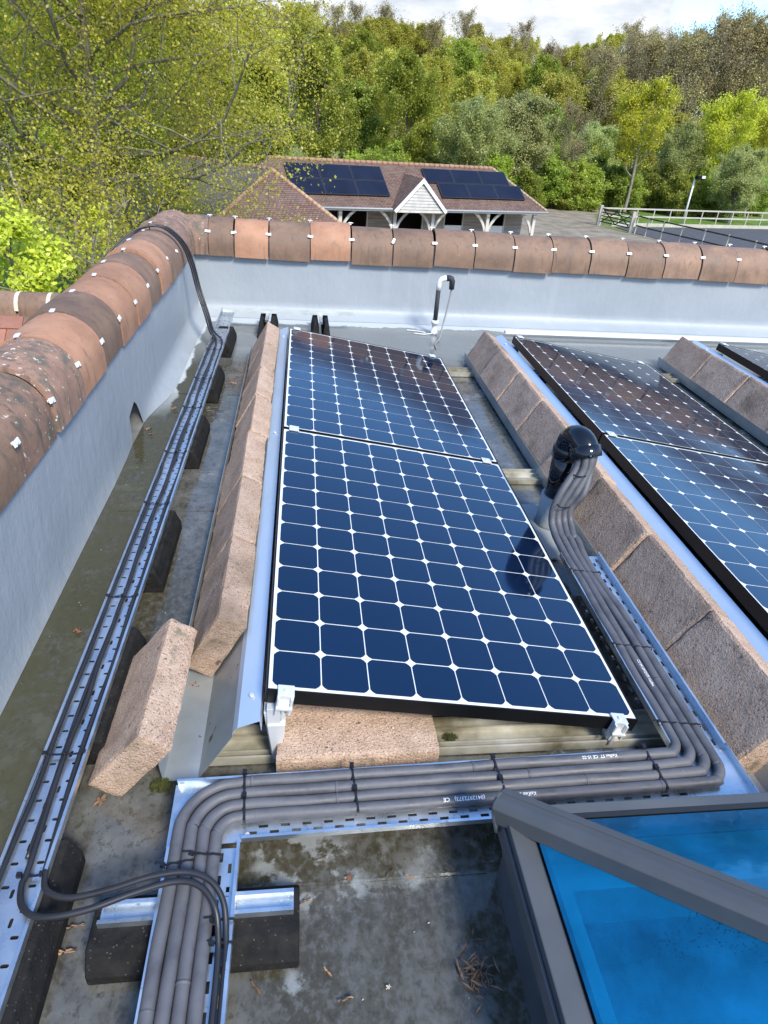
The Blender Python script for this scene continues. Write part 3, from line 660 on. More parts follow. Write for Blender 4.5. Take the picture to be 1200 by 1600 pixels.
b = MB(); b.add([(1.076,-.285,TZ+.001),(1.234,-.283,TZ+.001),(1.234,-.11,TZ+.001),(1.076,-.11,TZ+.001)], [(0,1,2,3)]); b.add([(1.234,-.283,TZ),(1.234,-.11,TZ),(1.234,-.11,TZ+LIP),(1.234,-.283,TZ+LIP)], [(0,1,2,3)])
b.build('corner_plate', M_galv, t2, solid=.0014, fix=False)
# left long tray
rowsC = []
for vc, off in ((.014, .0), (.032, .05), (.068, .0), (.086, .05)): rowsC.append((vc, .10, .012+off, .016, .006))
tC = tray((-.447, -1.3, .100), (0,1,0), (-1,0,0), 4.95, .104, [(.010, .10, .010, .019, .007), (.026, .05, .030, .007, .016), (.043, .10, .052, .019, .007), (.061, .10, .010, .019, .007), (.079, .05, .030, .007, .016), (.096, .10, .052, .019, .007)], .020,
          'long narrow galvanised tray running along the left parapet with thin black cables', roundn=1)
tD = tray((-.455, 3.66, .094), (0,1,0), (-1,0,0), .52, .104, [(.02, .08, .01, .03, .008), (.052, .08, .04, .03, .008), (.084, .08, .01, .03, .008)], .018, 'short rusty-grey end length of tray in the far left roof corner', roundn=1)

# ------------------------------------------------------------------ rubber feet and struts
def foot(cx, cy, along, L=.40, w=.155, h=.094, label='', inset=.022, group='black rubber support feet'):
    """bevelled rubber sleeper, long axis 'x' or 'y'"""
    e = empty('rubber_foot', (cx, cy, 0), label, 'support foot', group)
    u = Vector((1,0,0)) if along == 'x' else Vector((0,1,0)); v = Vector((0,0,1)).cross(u)
    prof = [(-w/2, 0), (w/2, 0), (w/2, h*.42), (w/2-inset, h), (-w/2+inset, h), (-w/2, h*.42)]
    b = MB(); b.prism(prof, Vector((cx, cy, .002))-u*L/2, v, (0,0,1), u*L); b.build('rubber_body', M_rubber, e, bevel=.006, seg=3)
    return e
def strut(parent, a, b_, name='steel_channel', w=.041, h=.021):
    a = Vector(a); b_ = Vector(b_); u = (b_-a).normalized(); v = Vector((0,0,1)).cross(u).normalized(); L = (b_-a).length
    prof = [(-w/2, 0), (w/2, 0), (w/2, h), (w/2-.008, h), (w/2-.008, h-.003), (w/2-.003, h-.003), (w/2-.003, .003), (-w/2+.003, .003), (-w/2+.003, h-.003), (-w/2+.008, h-.003), (-w/2+.008, h), (-w/2, h)]
    m = MB(); m.prism(prof, a, v, (0,0,1), u*L); return m.build(name, M_galv, parent)
feetY = [(-.47, 'nearest black rubber foot under the left tray, at the lower left corner'), (.22, 'black rubber foot under the left tray beside the loose block'), (.93, 'black rubber foot under the left tray beside the near end of the left block row'),
         (1.88, 'black rubber foot under the left tray opposite the parapet drain outlet'), (2.68, 'black rubber foot under the left tray, third from the far end, with a white mark'), (3.52, 'last black rubber foot under the left tray, in the far corner')]
for i, (yy, lb) in enumerate(feetY):
    foot(-.485, yy, 'y', L=[.42, .44, .42, .44, .40, .44][i], w=.15, h=.093, label=lb)
f1 = foot(-.130, -.443, 'x', L=.420, w=.155, h=.077, label='wide black rubber foot with steel channel under the near pipe tray', inset=.03)
strut(f1, (-.325, -.428, .0775), (.068, -.428, .0775), w=.045, h=.0195)
# back rail with two rubber feet
RL = MB(); prof = [(-.022, 0), (.022, 0), (.022, .021), (.014, .021), (.014, .003), (-.014, .003), (-.014, .021), (-.022, .021)]
RL.prism(prof, (-.53, 3.99, .135), (0,1,0), (0,0,1), (1.03, .03, 0)); tag(RL.build('steel_rail', M_galvold), 'pale galvanised channel lying across two rubber feet by the far parapet', 'rail')
for xx, lb in ((-.19, 'slim black rubber foot under the pale rail, behind the far end of the left blocks'), (.22, 'slim black rubber foot under the pale rail, behind the far corner of the panels')):
    e = empty('rubber_foot', (xx, 3.98, 0), lb, 'support foot', 'black rubber support feet')
    for s in (-1, 1):
        b = MB(); x_ = xx+s*.042; b.hexa([(x_-.034, 3.76, .002), (x_+.034, 3.76, .002), (x_+.034, 4.2, .002), (x_-.034, 4.2, .002), (x_-.014, 3.80, .115), (x_+.014, 3.80, .115), (x_+.014, 4.16, .115), (x_-.014, 4.16, .115)]); b.build('rubber_body', M_rubber, e, bevel=.008, seg=3)
    b = MB(); b.box((xx-.012, 3.80, .118), (xx+.012, 4.10, .134)); b.build('steel_channel', M_galv, e)
b = MB(); b.prism([(0,0),(.05,0),(.05,.02),(0,.02)], (1.75, 4.03, .03), (0,1,0), (0,0,1), (5, .03, 0)); tag(b.build('steel_rail', M_white), 'white channel lying along the foot of the far parapet, right half', 'rail')

# ------------------------------------------------------------------ lagged pipes
def t1pt(x, off, z): return Vector((x, -.305+(x+.05)*s_+off, z))
foam = []
PR = .0143; ZC = TZ+.0155
wob = random.Random(11)
labs = ['outermost grey lagged pipe, running along the back of the front tray', 'second grey lagged pipe from the panel side of the front tray', 'third grey lagged pipe from the panel side, third from left on the near leg', 'grey lagged pipe nearest the open front of the tray, with white upside-down print']
for i in range(4):
    xt = 1.093+.0275*i; yo = .150-.0305*i; xl = -.190+.0280*i
    top = []
    mx = [1.187, 1.208, 1.232, 1.252][i]; my = [1.055, 1.037, 1.037, 1.057][i]
    pts = [(mx, my+.02, .43), (mx-.002, my, .395), (mx-.010, my-.014, .345)]
    pts += [(1.124+.028*i, 1.003-.006*i, .27), (1.098+.024*i, .985, .20), (1.094+.0262*i, .965, .15), (xt+.002-.004*i, .925-.01*i, .126), (xt, .87, ZC+.003)]
    for yy in (.75, .6, .45, .3, .15, .03): pts.append((xt+wob.gauss(0, .0016)+(-.004*i if yy > .5 else 0), yy, ZC+wob.gauss(0, .0008)))
    # corner to the crossing
    yb = t1pt(xt, yo, 0).y; rC = .045+.004*i
    pts += [(xt, yb+rC+.01, ZC)]
    for k in range(1, 6):
        a = math.pi/2*k/6; pts.append((xt-rC+rC*math.cos(a), yb+rC-rC*math.sin(a), ZC))
    for xx in (.95, .8, .62, .45, .28, .1, -.02): 
        if xx < xt-rC-.02: p = t1pt(xx, yo+wob.gauss(0, .0012), ZC+wob.gauss(0, .0008)); pts.append(tuple(p))
    yb = t1pt(xl, yo, 0).y; rC = .115-.022*i; 
    for k in range(0, 7):
        a = math.pi/2*k/6; pts.append((xl+rC-rC*math.sin(a), yb-rC+rC*math.cos(a), ZC))
    for yy in (-.42, -.52, -.62, -.75, -.9, -1.1, -1.4): pts.append((xl+wob.gauss(0, .001), yy, ZC+wob.gauss(0, .0008)))
    P = smooth_path(pts, 5)
    # slight swellings where lengths of lagging meet
    rs = []
    acc = 0; L0 = wob.uniform(0, .5)
    for k in range(len(P)):
        if k: acc += (P[k]-P[k-1]).length
        rs.append(PR*(1+.03*math.sin(acc*9+i)+.02*noise.noise(Vector((acc*14, i*5, 0)))))
    b = MB(); b.tube(P, rs, 16); o = b.build('lagged_pipe', M_foam); tag(o, labs[i], 'pipe', 'grey lagged pipes laid in the trays'); foam.append((o, P))
    # butt joints: thin dark seams with a tape collar
    acc = 0; nxt = .32+.11*i; made = 0
    for k in range(1, len(P)):
        acc += (P[k]-P[k-1]).length
        if acc > nxt:
            d = (P[k]-P[k-1]).normalized(); jm = MB(); jm.tube([P[k]-d*.0035, P[k]-d*.001, P[k]+d*.001, P[k]+d*.0035], [PR*.99, PR*1.035, PR*1.035, PR*.99], 16); jm.build('lagging_joint', M_foam, o); nxt = acc+[.55, .48, .62, .5][i]

def printed(parent, text, x1, row, size, m=M_print):
    """upside-down print wrapped over the top of the lagging, starting at x1 and running towards -x"""
    cu = bpy.data.curves.new('t', 'FONT'); cu.body = text; cu.size = size; cu.resolution_u = 2; cu.offset = size*.012
    to = bpy.data.objects.new('t', cu); COL.objects.link(to); dg = bpy.context.evaluated_depsgraph_get(); me = bpy.data.meshes.new_from_object(to.evaluated_get(dg))
    bpy.data.objects.remove(to)
    yo = .150-.0305*row; r = PR*1.06+.0004
    for v in me.vertices:
        a, c = v.co.x, v.co.y-size*.35
        X = x1-a; Y = t1pt(X, yo, 0).y; th = (-c)/r - .28
        v.co = (X, Y+r*math.sin(th), ZC+r*math.cos(th))
    me.materials.clear(); me.materials.append(m); me.update()
    o = bpy.data.objects.new('printed_text', me); COL.objects.link(o); o.parent = parent; return o
printed(foam[3][0], 'Kaiflex ST  19', .655, 3, .0125); printed(foam[3][0], '(0412972373)   CE', .525, 3, .0135)
printed(foam[0][0], 'Kaiflex ST  CE 15-22', .905, 0, .0115)
def printed_y(parent, text, y1, i, size):
    cu = bpy.data.curves.new('t', 'FONT'); cu.body = text; cu.size = size; cu.resolution_u = 2; cu.offset = size*.012
    to = bpy.data.objects.new('t', cu); COL.objects.link(to); dg = bpy.context.evaluated_depsgraph_get(); me = bpy.data.meshes.new_from_object(to.evaluated_get(dg)); bpy.data.objects.remove(to)
    xt = 1.093+.0275*i; r = PR*1.06+.0004
    for v in me.vertices:
        a, c = v.co.x, v.co.y-size*.35; th = c/r-.1
        v.co = (xt+r*math.sin(th), y1-a, ZC+r*math.cos(th))
    me.materials.clear(); me.materials.append(M_print)
    o = bpy.data.objects.new('printed_text', me); COL.objects.link(o); o.parent = parent
printed_y(foam[1][0], 'CE 0412972373 Kaiflex', .20, 1, .0115)

# cable ties ---------------------------------------------------------
def tie_x(x, y0, y1, z, label, head=True, h=.0025, wdt=.0055, skew=0):
    """tie across pipes that run along x"""
    n = 9; V = []; b = MB(); pts = []
    for k in range(n*4+1):
        t = k/(n*4); y = y0+(y1-y0)*t; zz = z+PR+.001-.0028*abs(math.sin(math.pi*4*t+math.pi/2))
        pts.append(Vector((x+skew*(t-.5), y, zz)))
    pts = [pts[0]+Vector((0,0,-.02))]+pts+[pts[-1]+Vector((0,0,-.02))]
    for k in range(len(pts)-1): b.bar(pts[k], pts[k+1], wdt, .0018, up=(0,0,1) if abs((pts[k+1]-pts[k]).normalized().z) < .9 else (0,1,0))
    if head:
        b.obox(pts[len(pts)//2]+Vector((0,0,.003)), Vector((1,0,0)), Vector((0,1,0)), Vector((0,0,1)), (.005, .006, .004)); b.obox(pts[-2]+Vector((0,.004,.002)), Vector((1,0,0)), Vector((0,1,0)), Vector((0,0,1)), (.005, .006, .004))
    return tag(b.build('cable_tie', M_tie), label, 'cable tie', 'black cable ties')
def tie_y(y, x0, x1, z, label, hump=4, r=PR, head=0, skew=0, wdt=.0045):
    pts = []; n = 9
    for k in range(n*4+1):
        t = k/(n*4); x = x0+(x1-x0)*t; pts.append(Vector((x, y+skew*(t-.5), z+r+.001-(.0028 if r > .01 else .001)*abs(math.sin(math.pi*hump*t+math.pi/2)))))
    pts = [pts[0]+Vector((0,0,-r))]+pts+[pts[-1]+Vector((0,0,-r))]
    b = MB()
    for k in range(len(pts)-1): b.bar(pts[k], pts[k+1], wdt, .0018, up=(0,0,1) if abs((pts[k+1]-pts[k]).normalized().z) < .9 else (1,0,0))
    p = pts[1] if head == 0 else pts[len(pts)//2]
    b.obox(p+Vector((-.003,0,.001)), Vector((1,0,0)), Vector((0,1,0)), Vector((0,0,1)), (.005, .004, .004))
    b.obox(p+Vector((-.012,.004,.004)), Vector((1,0,0)), Vector((0,1,0)), Vector((0,0,1)), (.009, .0016, .0008))
    return tag(b.build('cable_tie', M_tie), label, 'cable tie', 'black cable ties')
for x, lb in ((-.05, 'leftmost black tie across the four lagged pipes on the front tray'), (.212, 'second black tie from the left across the pipes on the front tray'), (.577, 'black tie across the front tray pipes just behind the rooflight corner'), (.994, 'rightmost black tie across the front tray pipes, before the bend')):
    a = t1pt(x, .150+PR, 0).y; c = t1pt(x, .150-.0305*3-PR, 0).y; tie_x(x, c, a, ZC, lb, skew=-.008)
tie_y(-.352, -.206, -.146, ZC, 'black tie with long tail on the left pair of pipes, near leg', hump=2, skew=.008)
tie_y(-.338, -.150, -.090, ZC+.001, 'black tie on the right pair of pipes, near leg', hump=2, skew=-.006)
tie_y(.655, 1.076, 1.180, ZC, 'farthest black tie on the pipes behind the nearest panel edge', skew=-.02)
tie_y(.262, 1.076, 1.192, ZC, 'middle black tie on the pipes beside the nearest panel', skew=-.02)
tie_y(-.045, 1.076, 1.192, ZC, 'black tie on the pipes just before their right-hand bend', skew=-.015)
def ring(c, axis, r, m, lb, wd=.005, flat=(1, 1)):
    a = Vector(axis).normalized(); u = a.orthogonal().normalized(); v = a.cross(u); b = MB()
    P = [Vector(c)+u*r*flat[0]*math.cos(t*math.pi/10)+v*r*flat[1]*math.sin(t*math.pi/10) for t in range(21)]
    for k in range(20): b.bar(P[k], P[k+1], wd, .0016, up=(P[k]-Vector(c)))
    return tag(b.build('cable_tie', m), lb, 'cable tie', 'black cable ties')

# ------------------------------------------------------------------ black gooseneck
GP = empty('gooseneck_pipe', (1.185, 1.17, 0), 'glossy black soil-pipe bend standing between the panel rows with lagged pipes coming out', 'pipe')
cxr, cyr = 1.187, 1.175; ex, ey = 1.226, 1.045
b = MB(); b.tube([(cxr, cyr, 0), (cxr, cyr, .006)], .098, 28); b.tube([(cxr, cyr, .004), (cxr, cyr, .02), (cxr, cyr, .155)], [.078, .068, .066], 28)
b.build('grey_collar', mat('grey_flashing', [(.20,.22,.225), (.27,.29,.30)], scale=9, rough=.55, bump=.3, bscale=30), GP)
b = MB(); b.tube([(cxr, cyr, .15), (cxr, cyr, .37)], .0555, 28); b.build('riser', M_plast, GP)
hd = Vector((ex-cxr, ey-cyr, 0)).normalized(); rb_ = .055; zc_ = .388; pth = [Vector((cxr, cyr, .34))]
for k in range(15):
    a = rad(152)*k/14; pth.append(Vector((cxr, cyr, zc_))+hd*(rb_*(1-math.cos(a)))+Vector((0,0,rb_*math.sin(a))))
ed = (pth[-1]-pth[-2]).normalized(); 
b = MB(); b.tube(pth, .0555, 32, cap=False); b.build('double_bend', M_plast, GP)
b = MB(); b.tube([(cxr, cyr, .335), (cxr, cyr, .34), (cxr, cyr, .385), (cxr, cyr, .39)], [.056, .0615, .0615, .056], 32); b.build('socket', M_plast, GP)
b = MB(); q0 = pth[-3]; b.tube([q0, q0+ed*.003, q0+ed*.046, q0+ed*.049, q0+ed*.047, q0+ed*.01], [.056, .0635, .0635, .061, .058, .055], 32, cap=False); b.build('mouth_socket', M_plast, GP)
b = MB(); b.box((.99, .90, .003), (1.235, 1.33, .010)); o = b.build('flashing_sheet', mat('grey_blue_flashing', [(.20,.225,.24), (.28,.30,.315)], scale=5, rough=.45, bump=.2, bscale=20), GP)
ring((1.202, 1.035, .335), (0, .12, 1), .045, M_tie, 'black tie on the lagged pipes right under the glossy bend', flat=(1.0, .62))
ring((1.142, .988, .215), (.25, .1, 1), .048, M_tie, 'black tie half way down the hanging lagged pipes', flat=(1.15, .45))

# ------------------------------------------------------------------ thin black cables
cr_ = .0066
def cable(pts, r, lb, n=8, sp=6):
    b = MB(); b.tube(smooth_path(pts, sp), r, n); return tag(b.build('cable', M_cable), lb, 'cable', 'thin black cables')
cw = random.Random(5)
def wob_line(x, y0, y1, z, amp, step=.13):
    P = []; y = y0
    while y > y1: P.append((x+cw.gauss(0, amp), y, z+abs(cw.gauss(0, .0012)))); y -= step
    return P
zc = .1085
up = [(-1.30, 3.25, .40), (-1.16, 3.42, .62), (-1.03, 3.55, .738), (-.93, 3.62, .775), (-.83, 3.66, .76), (-.735, 3.70, .66), (-.69, 3.72, .52), (-.66, 3.72, .36), (-.60, 3.62, .20), (-.56, 3.50, .125)]
crossA = [(-.4975+.008, -.33, zc+.002), (-.488, -.375, .118), (-.466, -.425, .132), (-.42, -.452, .140), (-.34, -.448, .146), (-.25, -.425, .155), (-.17, -.412, .163), (-.12, -.425, .163), (-.088, -.460, .150), (-.078, -.50, .128), (-.075, -.56, .114), (-.075, -.75, .112), (-.075, -1.3, .112)]
crossB = [(-.455, -.31, zc+.002), (-.448, -.355, .118), (-.430, -.395, .132), (-.38, -.418, .140), (-.30, -.412, .150), (-.22, -.398, .162), (-.15, -.396, .166), (-.10, -.415, .162), (-.072, -.45, .145), (-.0635, -.50, .122), (-.0605, -.56, .114), (-.0605, -.75, .112), (-.0605, -1.3, .112)]
cable(up+[(-.515, 3.36, zc+.008)]+wob_line(-.500, 3.25, -.2, zc, .0025)+crossA, cr_, 'black cable in the left tray groove, looping across nearest the camera to the pipe tray')
cable([(p[0]+.012, p[1]+.01, p[2]+.002) for p in up]+[(-.480, 3.36, zc+.008)]+wob_line(-.462, 3.25, -.2, zc, .0018)+crossB, cr_, 'black cable along the right edge of the left tray, looping across just behind its twin')
cable([(p[0]-.012, p[1]-.012, p[2]+.001) for p in up]+[(-.53, 3.36, zc+.006)]+wob_line(-.540, 3.25, -1.3, zc, .0018), cr_*.9, 'black cable along the parapet side of the left tray, running on towards the camera')
cable([(-.505+.004*math.sin(k), 3.2-.13*k, zc-.001) for k in range(28)], cr_*.8, 'second thinner black cable lying in the groove of the left tray')
ring((-.93, 3.615, .777), (1, .3, 0), .020, M_tie, 'black tie bunching the cables on top of the left coping', wd=.004)
ring((-.63, 3.665, .27), (.2, -.2, .9), .019, M_tie, 'black tie on the cables hanging down into the far left corner', wd=.004)
for k, yy in enumerate([3.127, 2.584, 2.148, 1.614, 1.154, .564, -.048, -.352]):
    b = MB(); nmz = ['farthest', 'second', 'third', 'fourth', 'fifth', 'sixth', 'seventh', 'nearest'][k]
    z0 = .117; xs_ = [-.545, -.533, -.512, -.5, -.488, -.466, -.452]; zz = [z0, z0-.004, z0-.005, z0+.001, z0-.005, z0-.004, z0]
    if k == 7: xs_ = xs_[3:]; zz = zz[3:]
    for a in range(len(xs_)-1): b.bar((xs_[a], yy, zz[a]), (xs_[a+1], yy, zz[a+1]), .005, .0018)
    for xx in ((-.546, -.5, -.455) if k < 7 else (-.5, -.455)):
        b.box((xx-.005, yy-.005, z0-.003), (xx+.005, yy+.004, z0+.007)); b.bar((xx, yy, z0+.006), (xx+cw.uniform(-.01, .01), yy-.012, z0+.012), .0035, .0012)
    tag(b.build('cable_tie', M_tie), 'black tie across the left tray cables, '+nmz+(' from the far corner' if k not in (0, 7) else ''), 'cable tie', 'black cable ties')
tie_y(-.475, -.088, -.050, .120, 'black tie on the two thin cables at the near tray edge, upper', hump=2, r=.008)
tie_y(-.515, -.086, -.050, .114, 'black tie on the two thin cables at the near tray edge, lower', hump=2, r=.008)

# ------------------------------------------------------------------ vent with lagging by the far wall
VP = empty('vent_pipe', (1.17, 4.10, 0), 'slim upright pipe with black lagging and white elbow hooking over, by the far parapet', 'pipe')
vx, vy = 1.150, 4.05
b = MB(); b.tube([(vx, vy, 0), (vx, vy, .03), (vx, vy, .031), (vx, vy, .085), (vx, vy, .086), (vx, vy, .115)], [.030, .030, .022, .022, .031, .031], 16)
b.build('white_fitting', M_white, VP); b = MB(); b.tube([(vx, vy, .352), (vx, vy, .392), (vx+.004, vy, .418), (vx+.018, vy-.004, .436), (vx+.04, vy-.006, .445), (vx+.062, vy-.008, .446)], [.020, .021, .022, .022, .022, .021], 16); b.build('white_fitting', M_white, VP)
b = MB(); b.tube([(vx, vy, .112), (vx, vy, .356)], .0185, 16); b.tube([(vx+.055, vy-.008, .447), (vx+.075, vy-.01, .449), (vx+.092, vy-.012, .444), (vx+.101, vy-.013, .425), (vx+.102, vy-.013, .365)], [.0235, .024, .024, .023, .020], 16); b.build('black_lagging', mat('black_foam', [(.015,.016,.02), (.03,.032,.04)], scale=20, rough=.75, bump=.3), VP)
b = MB(); b.tube(smooth_path([(vx+.102, vy-.013, .37), (vx+.095, vy-.02, .30), (vx+.07, vy-.05, .17), (vx+.045, vy-.09, .08), (vx+.02, vy-.16, .02), (vx-.04, vy-.30, .008), (vx-.05, vy-.42, .008)]), .0065, 8)
tag(b.build('cable', mat('grey_cable', [(.22,.22,.21)], rough=.5)), 'grey cable trailing down from the white hooked vent pipe onto the roof', 'cable')
b = MB(); b.tube(smooth_path([(.93, 4.11, .008), (1.0, 4.10, .008), (1.08, 4.06, .008)]), .004, 6); b.tube(smooth_path([(.98, 4.03, .008), (1.06, 4.01, .008), (1.13, 4.03, .01)]), .004, 6); tag(b.build('wire_offcut', M_white), 'two white wire ends lying left of the upright vent pipe', 'wire')

# ------------------------------------------------------------------ rooflight
SK = empty('rooflight', (1.4, -1.4, 0), 'slate-grey aluminium pyramid rooflight with deep blue glass at the lower right', 'rooflight')
X0, Y1, X1, Y0 = .520, -.345, 2.62, -2.45; CZ = .235
b = MB()
for a0, b0, a1, b1 in ((X0+.02, Y0, X0+.07, Y1-.02), (X0+.07, Y1-.07, X1, Y1-.02), (X1-.05, Y0, X1, Y1-.07), (X0+.07, Y0, X1-.05, Y0+.05)):
    b.box((a0, b0, 0), (a1, b1, CZ-.012))
b.build('curb', mat('dark_membrane_upstand', [(.05,.055,.06), (.09,.10,.105)], scale=5, rough=.3, bump=.1, bscale=12), SK)
pit = .52; hx = (X1-X0)/2; hy = (Y1-Y0)/2
def zroof(d): return CZ+.028+d*pit
# eaves frame bars
def fbar(a, b_, w, h, name='frame_bar', mm=M_frame, up=(0,0,1), bev=.003):
    m = MB(); m.bar(a, b_, w, h, up=up); return m.build(name, mm, SK, bevel=bev)
bw = .050
fbar((X0+bw/2, Y0, CZ+.006), (X0+bw/2, Y1-.004, CZ+.006), bw, .03); fbar((X0+bw+.001, Y1-.017, CZ+.006), (X1, Y1-.017, CZ+.006), .026, .03); fbar((X1-bw/2, Y0, CZ+.006), (X1-bw/2, Y1-.042, CZ+.006), bw, .03); fbar((X0+bw+.001, Y0+bw/2, CZ+.006), (X1-bw-.001, Y0+bw/2, CZ+.006), bw, .03)
fbar((X0-.004, Y0, CZ-.025), (X0-.004, Y1+.002, CZ-.025), .006, .045, bev=.001)
fbar((X0+bw+.006, Y0+.05, CZ+.021), (X0+bw+.006, Y1-.05, CZ+.021), .010, .010, 'glazing_gasket', M_seal, bev=0); fbar((X0+bw, Y1-.037, CZ+.020), (X1-.05, Y1-.037, CZ+.020), .012, .010, 'glazing_gasket', M_seal, bev=0)
# glass
def glassmat():
    m = bpy.data.materials.new('blue_solar_glass'); m.use_nodes = True; n, l = m.node_tree.nodes, m.node_tree.links; n.clear()
    out = n.new('ShaderNodeOutputMaterial'); tr = n.new('ShaderNodeBsdfTransparent'); tr.inputs[0].default_value = (.12, .93, 1.0, 1)
    gl = N(n, 'ShaderNodeBsdfGlossy', i_Roughness=.03); gl.inputs[0].default_value = (.25, .62, 1, 1)
    fr = N(n, 'ShaderNodeFresnel', i_IOR=1.7)
    t = n.new('ShaderNodeTexCoord'); nzn = N(n, 'ShaderNodeTexNoise', i_Scale=6, i_Detail=6, i_Roughness=.6); l.new(t.outputs['Object'], nzn.inputs[0])
    vv = N(n, 'ShaderNodeTexVoronoi', i_Scale=150); l.new(t.outputs['Object'], vv.inputs['Vector'])
    n2 = N(n, 'ShaderNodeTexNoise', i_Scale=5, i_Detail=1); l.new(t.outputs['Object'], n2.inputs[0])
    bp = n.new('ShaderNodeBump'); bp.inputs['Strength'].default_value = .04; bp.inputs['Distance'].default_value = .01; l.new(nzn.outputs[0], bp.inputs['Height']); l.new(bp.outputs[0], gl.inputs['Normal'])
    df = n.new('ShaderNodeBsdfDiffuse'); df.inputs[0].default_value = (.015, .42, 1.0, 1)
    mx = n.new('ShaderNodeMixShader'); l.new(fr.outputs[0], mx.inputs[0]); l.new(tr.outputs[0], mx.inputs[1]); l.new(gl.outputs[0], mx.inputs[2])
    m2 = n.new('ShaderNodeMixShader'); l.new(maprange(n, l, nzn.outputs[0], .40, .72, .10, .24), m2.inputs[0]); l.new(mx.outputs[0], m2.inputs[1]); l.new(df.outputs[0], m2.inputs[2])
    dk_ = n.new('ShaderNodeBsdfDiffuse'); dk_.inputs[0].default_value = (.004, .012, .04, 1)
    spot = math_(n, l, 'MULTIPLY', maprange(n, l, vv.outputs['Distance'], .28, .20, 0, 1), maprange(n, l, n2.outputs[0], .60, .66, 0, .6))
    m3 = n.new('ShaderNodeMixShader'); l.new(spot, m3.inputs[0]); l.new(m2.outputs[0], m3.inputs[1]); l.new(dk_.outputs[0], m3.inputs[2])
    l.new(m3.outputs[0], out.inputs[0]); return m
M_glass = glassmat()
AP = Vector((X0+hx, (Y0+Y1)/2, zroof(hx-.06)))
cA = Vector((X0+.05, Y1-.05, CZ+.03)); cB = Vector((X1-.05, Y1-.05, CZ+.03)); cC = Vector((X1-.05, Y0+.05, CZ+.03)); cD = Vector((X0+.05, Y0+.05, CZ+.03))
for tri in ((cA, cD, AP), (cB, cA, AP), (cC, cB, AP), (cD, cC, AP)):
    b = MB(); b.add(tri, [(0,1,2)]); b.build('glass_pane', M_glass, SK, fix=False)
# hip bars
for c_ in (cA, cB, cC, cD):
    d = (AP-c_).normalized(); sd = d.cross(Vector((0,0,1))).normalized(); u_ = sd.cross(d); st_ = c_-d*(.075 if c_ is cA else .05)
    b = MB(); prof = [(-.033, -.022), (.033, -.022), (.033, .020), (.025, .029), (.009, .033), (.007, .028), (-.007, .028), (-.009, .033), (-.025, .029), (-.033, .020)]
    b.prism(prof, st_+u_*.012, sd, u_, d*((AP-st_).length-.02)); b.build('hip_bar', M_frame, SK, bevel=.0015)
    if c_ is cA:
        b = MB(); n = 20; pr = [(.034*math.cos(t*math.pi/10), .036*math.sin(t*math.pi/10)) for t in range(11)]+[(-.034, -.045), (.034, -.045)]
        b.prism(pr, st_-d*.005+u_*.008, sd, u_, d*.007); b.build('end_cap', M_frame, SK, bevel=.0012)
# light well below the glass
M_well = mat('white_plaster', [(.62,.70,.74), (.72,.78,.80)], scale=2, rough=.8)
b = MB(); x0_, x1_, y0_, y1_ = X0+.075, X1-.075, Y0+.075, Y1-.075
def wquad(p): b.add(p, [(0,1,2,3)])
for a_, c_ in (((x0_, y0_), (x0_, y1_)), ((x0_, y1_), (x1_, y1_)), ((x1_, y1_), (x1_, y0_)), ((x1_, y0_), (x0_, y0_))):
    wquad([(a_[0], a_[1], CZ-.01), (c_[0], c_[1], CZ-.01), (c_[0], c_[1], CZ-.09), (a_[0], a_[1], CZ-.09)])
i_ = .06; X0i, X1i, Y0i, Y1i = x0_+i_, x1_-i_, y0_+i_, y1_-i_
for o_, n_ in ((((x0_, y0_), (x0_, y1_)), ((X0i, Y0i), (X0i, Y1i))), (((x0_, y1_), (x1_, y1_)), ((X0i, Y1i), (X1i, Y1i))), (((x1_, y1_), (x1_, y0_)), ((X1i, Y1i), (X1i, Y0i))), (((x1_, y0_), (x0_, y0_)), ((X1i, Y0i), (X0i, Y0i)))):
    wquad([(o_[0][0], o_[0][1], CZ-.09), (o_[1][0], o_[1][1], CZ-.09), (n_[1][0], n_[1][1], CZ-.09), (n_[0][0], n_[0][1], CZ-.09)])
    wquad([(n_[0][0], n_[0][1], CZ-.09), (n_[1][0], n_[1][1], CZ-.09), (n_[1][0], n_[1][1], -.55), (n_[0][0], n_[0][1], -.55)])
b.build('light_well', M_well, SK, fix=False)
b = MB(); b.add([(X0i,Y0i,-.55),(X1i,Y0i,-.55),(X1i,Y1i,-.55),(X0i,Y1i,-.55)], [(0,1,2,3)]); b.build('room_below', mat('room_floor', [(.10,.11,.13)], rough=.8), SK, fix=False)
b = MB(); b.box((X0i+.02,-.86,-.13),(X1i-.02,Y1i-.02,-.12)); b.build('lit_reveal_board', mat('white_reveal_board', [(.80,.84,.84)], rough=.8), SK)  # white board added below the glass, standing in for the brightly lit reveal

# ------------------------------------------------------------------ fallen leaves and bits on the deck
def leaf(x, y, s, lb, m=M_dry, shape='oak', z=.006, rot=None, cat='leaf', name='fallen_leaf'):
    rr_ = random.Random(int(x*1000)+int(y*777)); n = 22; V = [(0,0,.004)]; ro = rr_.uniform(0, 6.28) if rot is None else rot
    for k in range(n):
        a = 2*math.pi*k/n
        r = s*(.62+.30*math.sin(a*(5 if shape == 'oak' else 2)+1)+rr_.uniform(-.06, .06)) if shape == 'oak' else s*(.22+.78*abs(math.cos(a))**1.5)
        V.append((r*math.cos(a), r*math.sin(a)*(.7 if shape == 'oak' else .28), rr_.uniform(.0, .010)*(s/.02)))
    c, s2 = math.cos(ro), math.sin(ro); V = [(x+a*c-b_*s2, y+a*s2+b_*c, z+h) for a, b_, h in V]
    b = MB().add(V, [(0, k+1, (k+1) % n+1) for k in range(n)], 0, True)
    return tag(b.build(name, m, fix=False), lb, cat, 'fallen leaves on the roof')
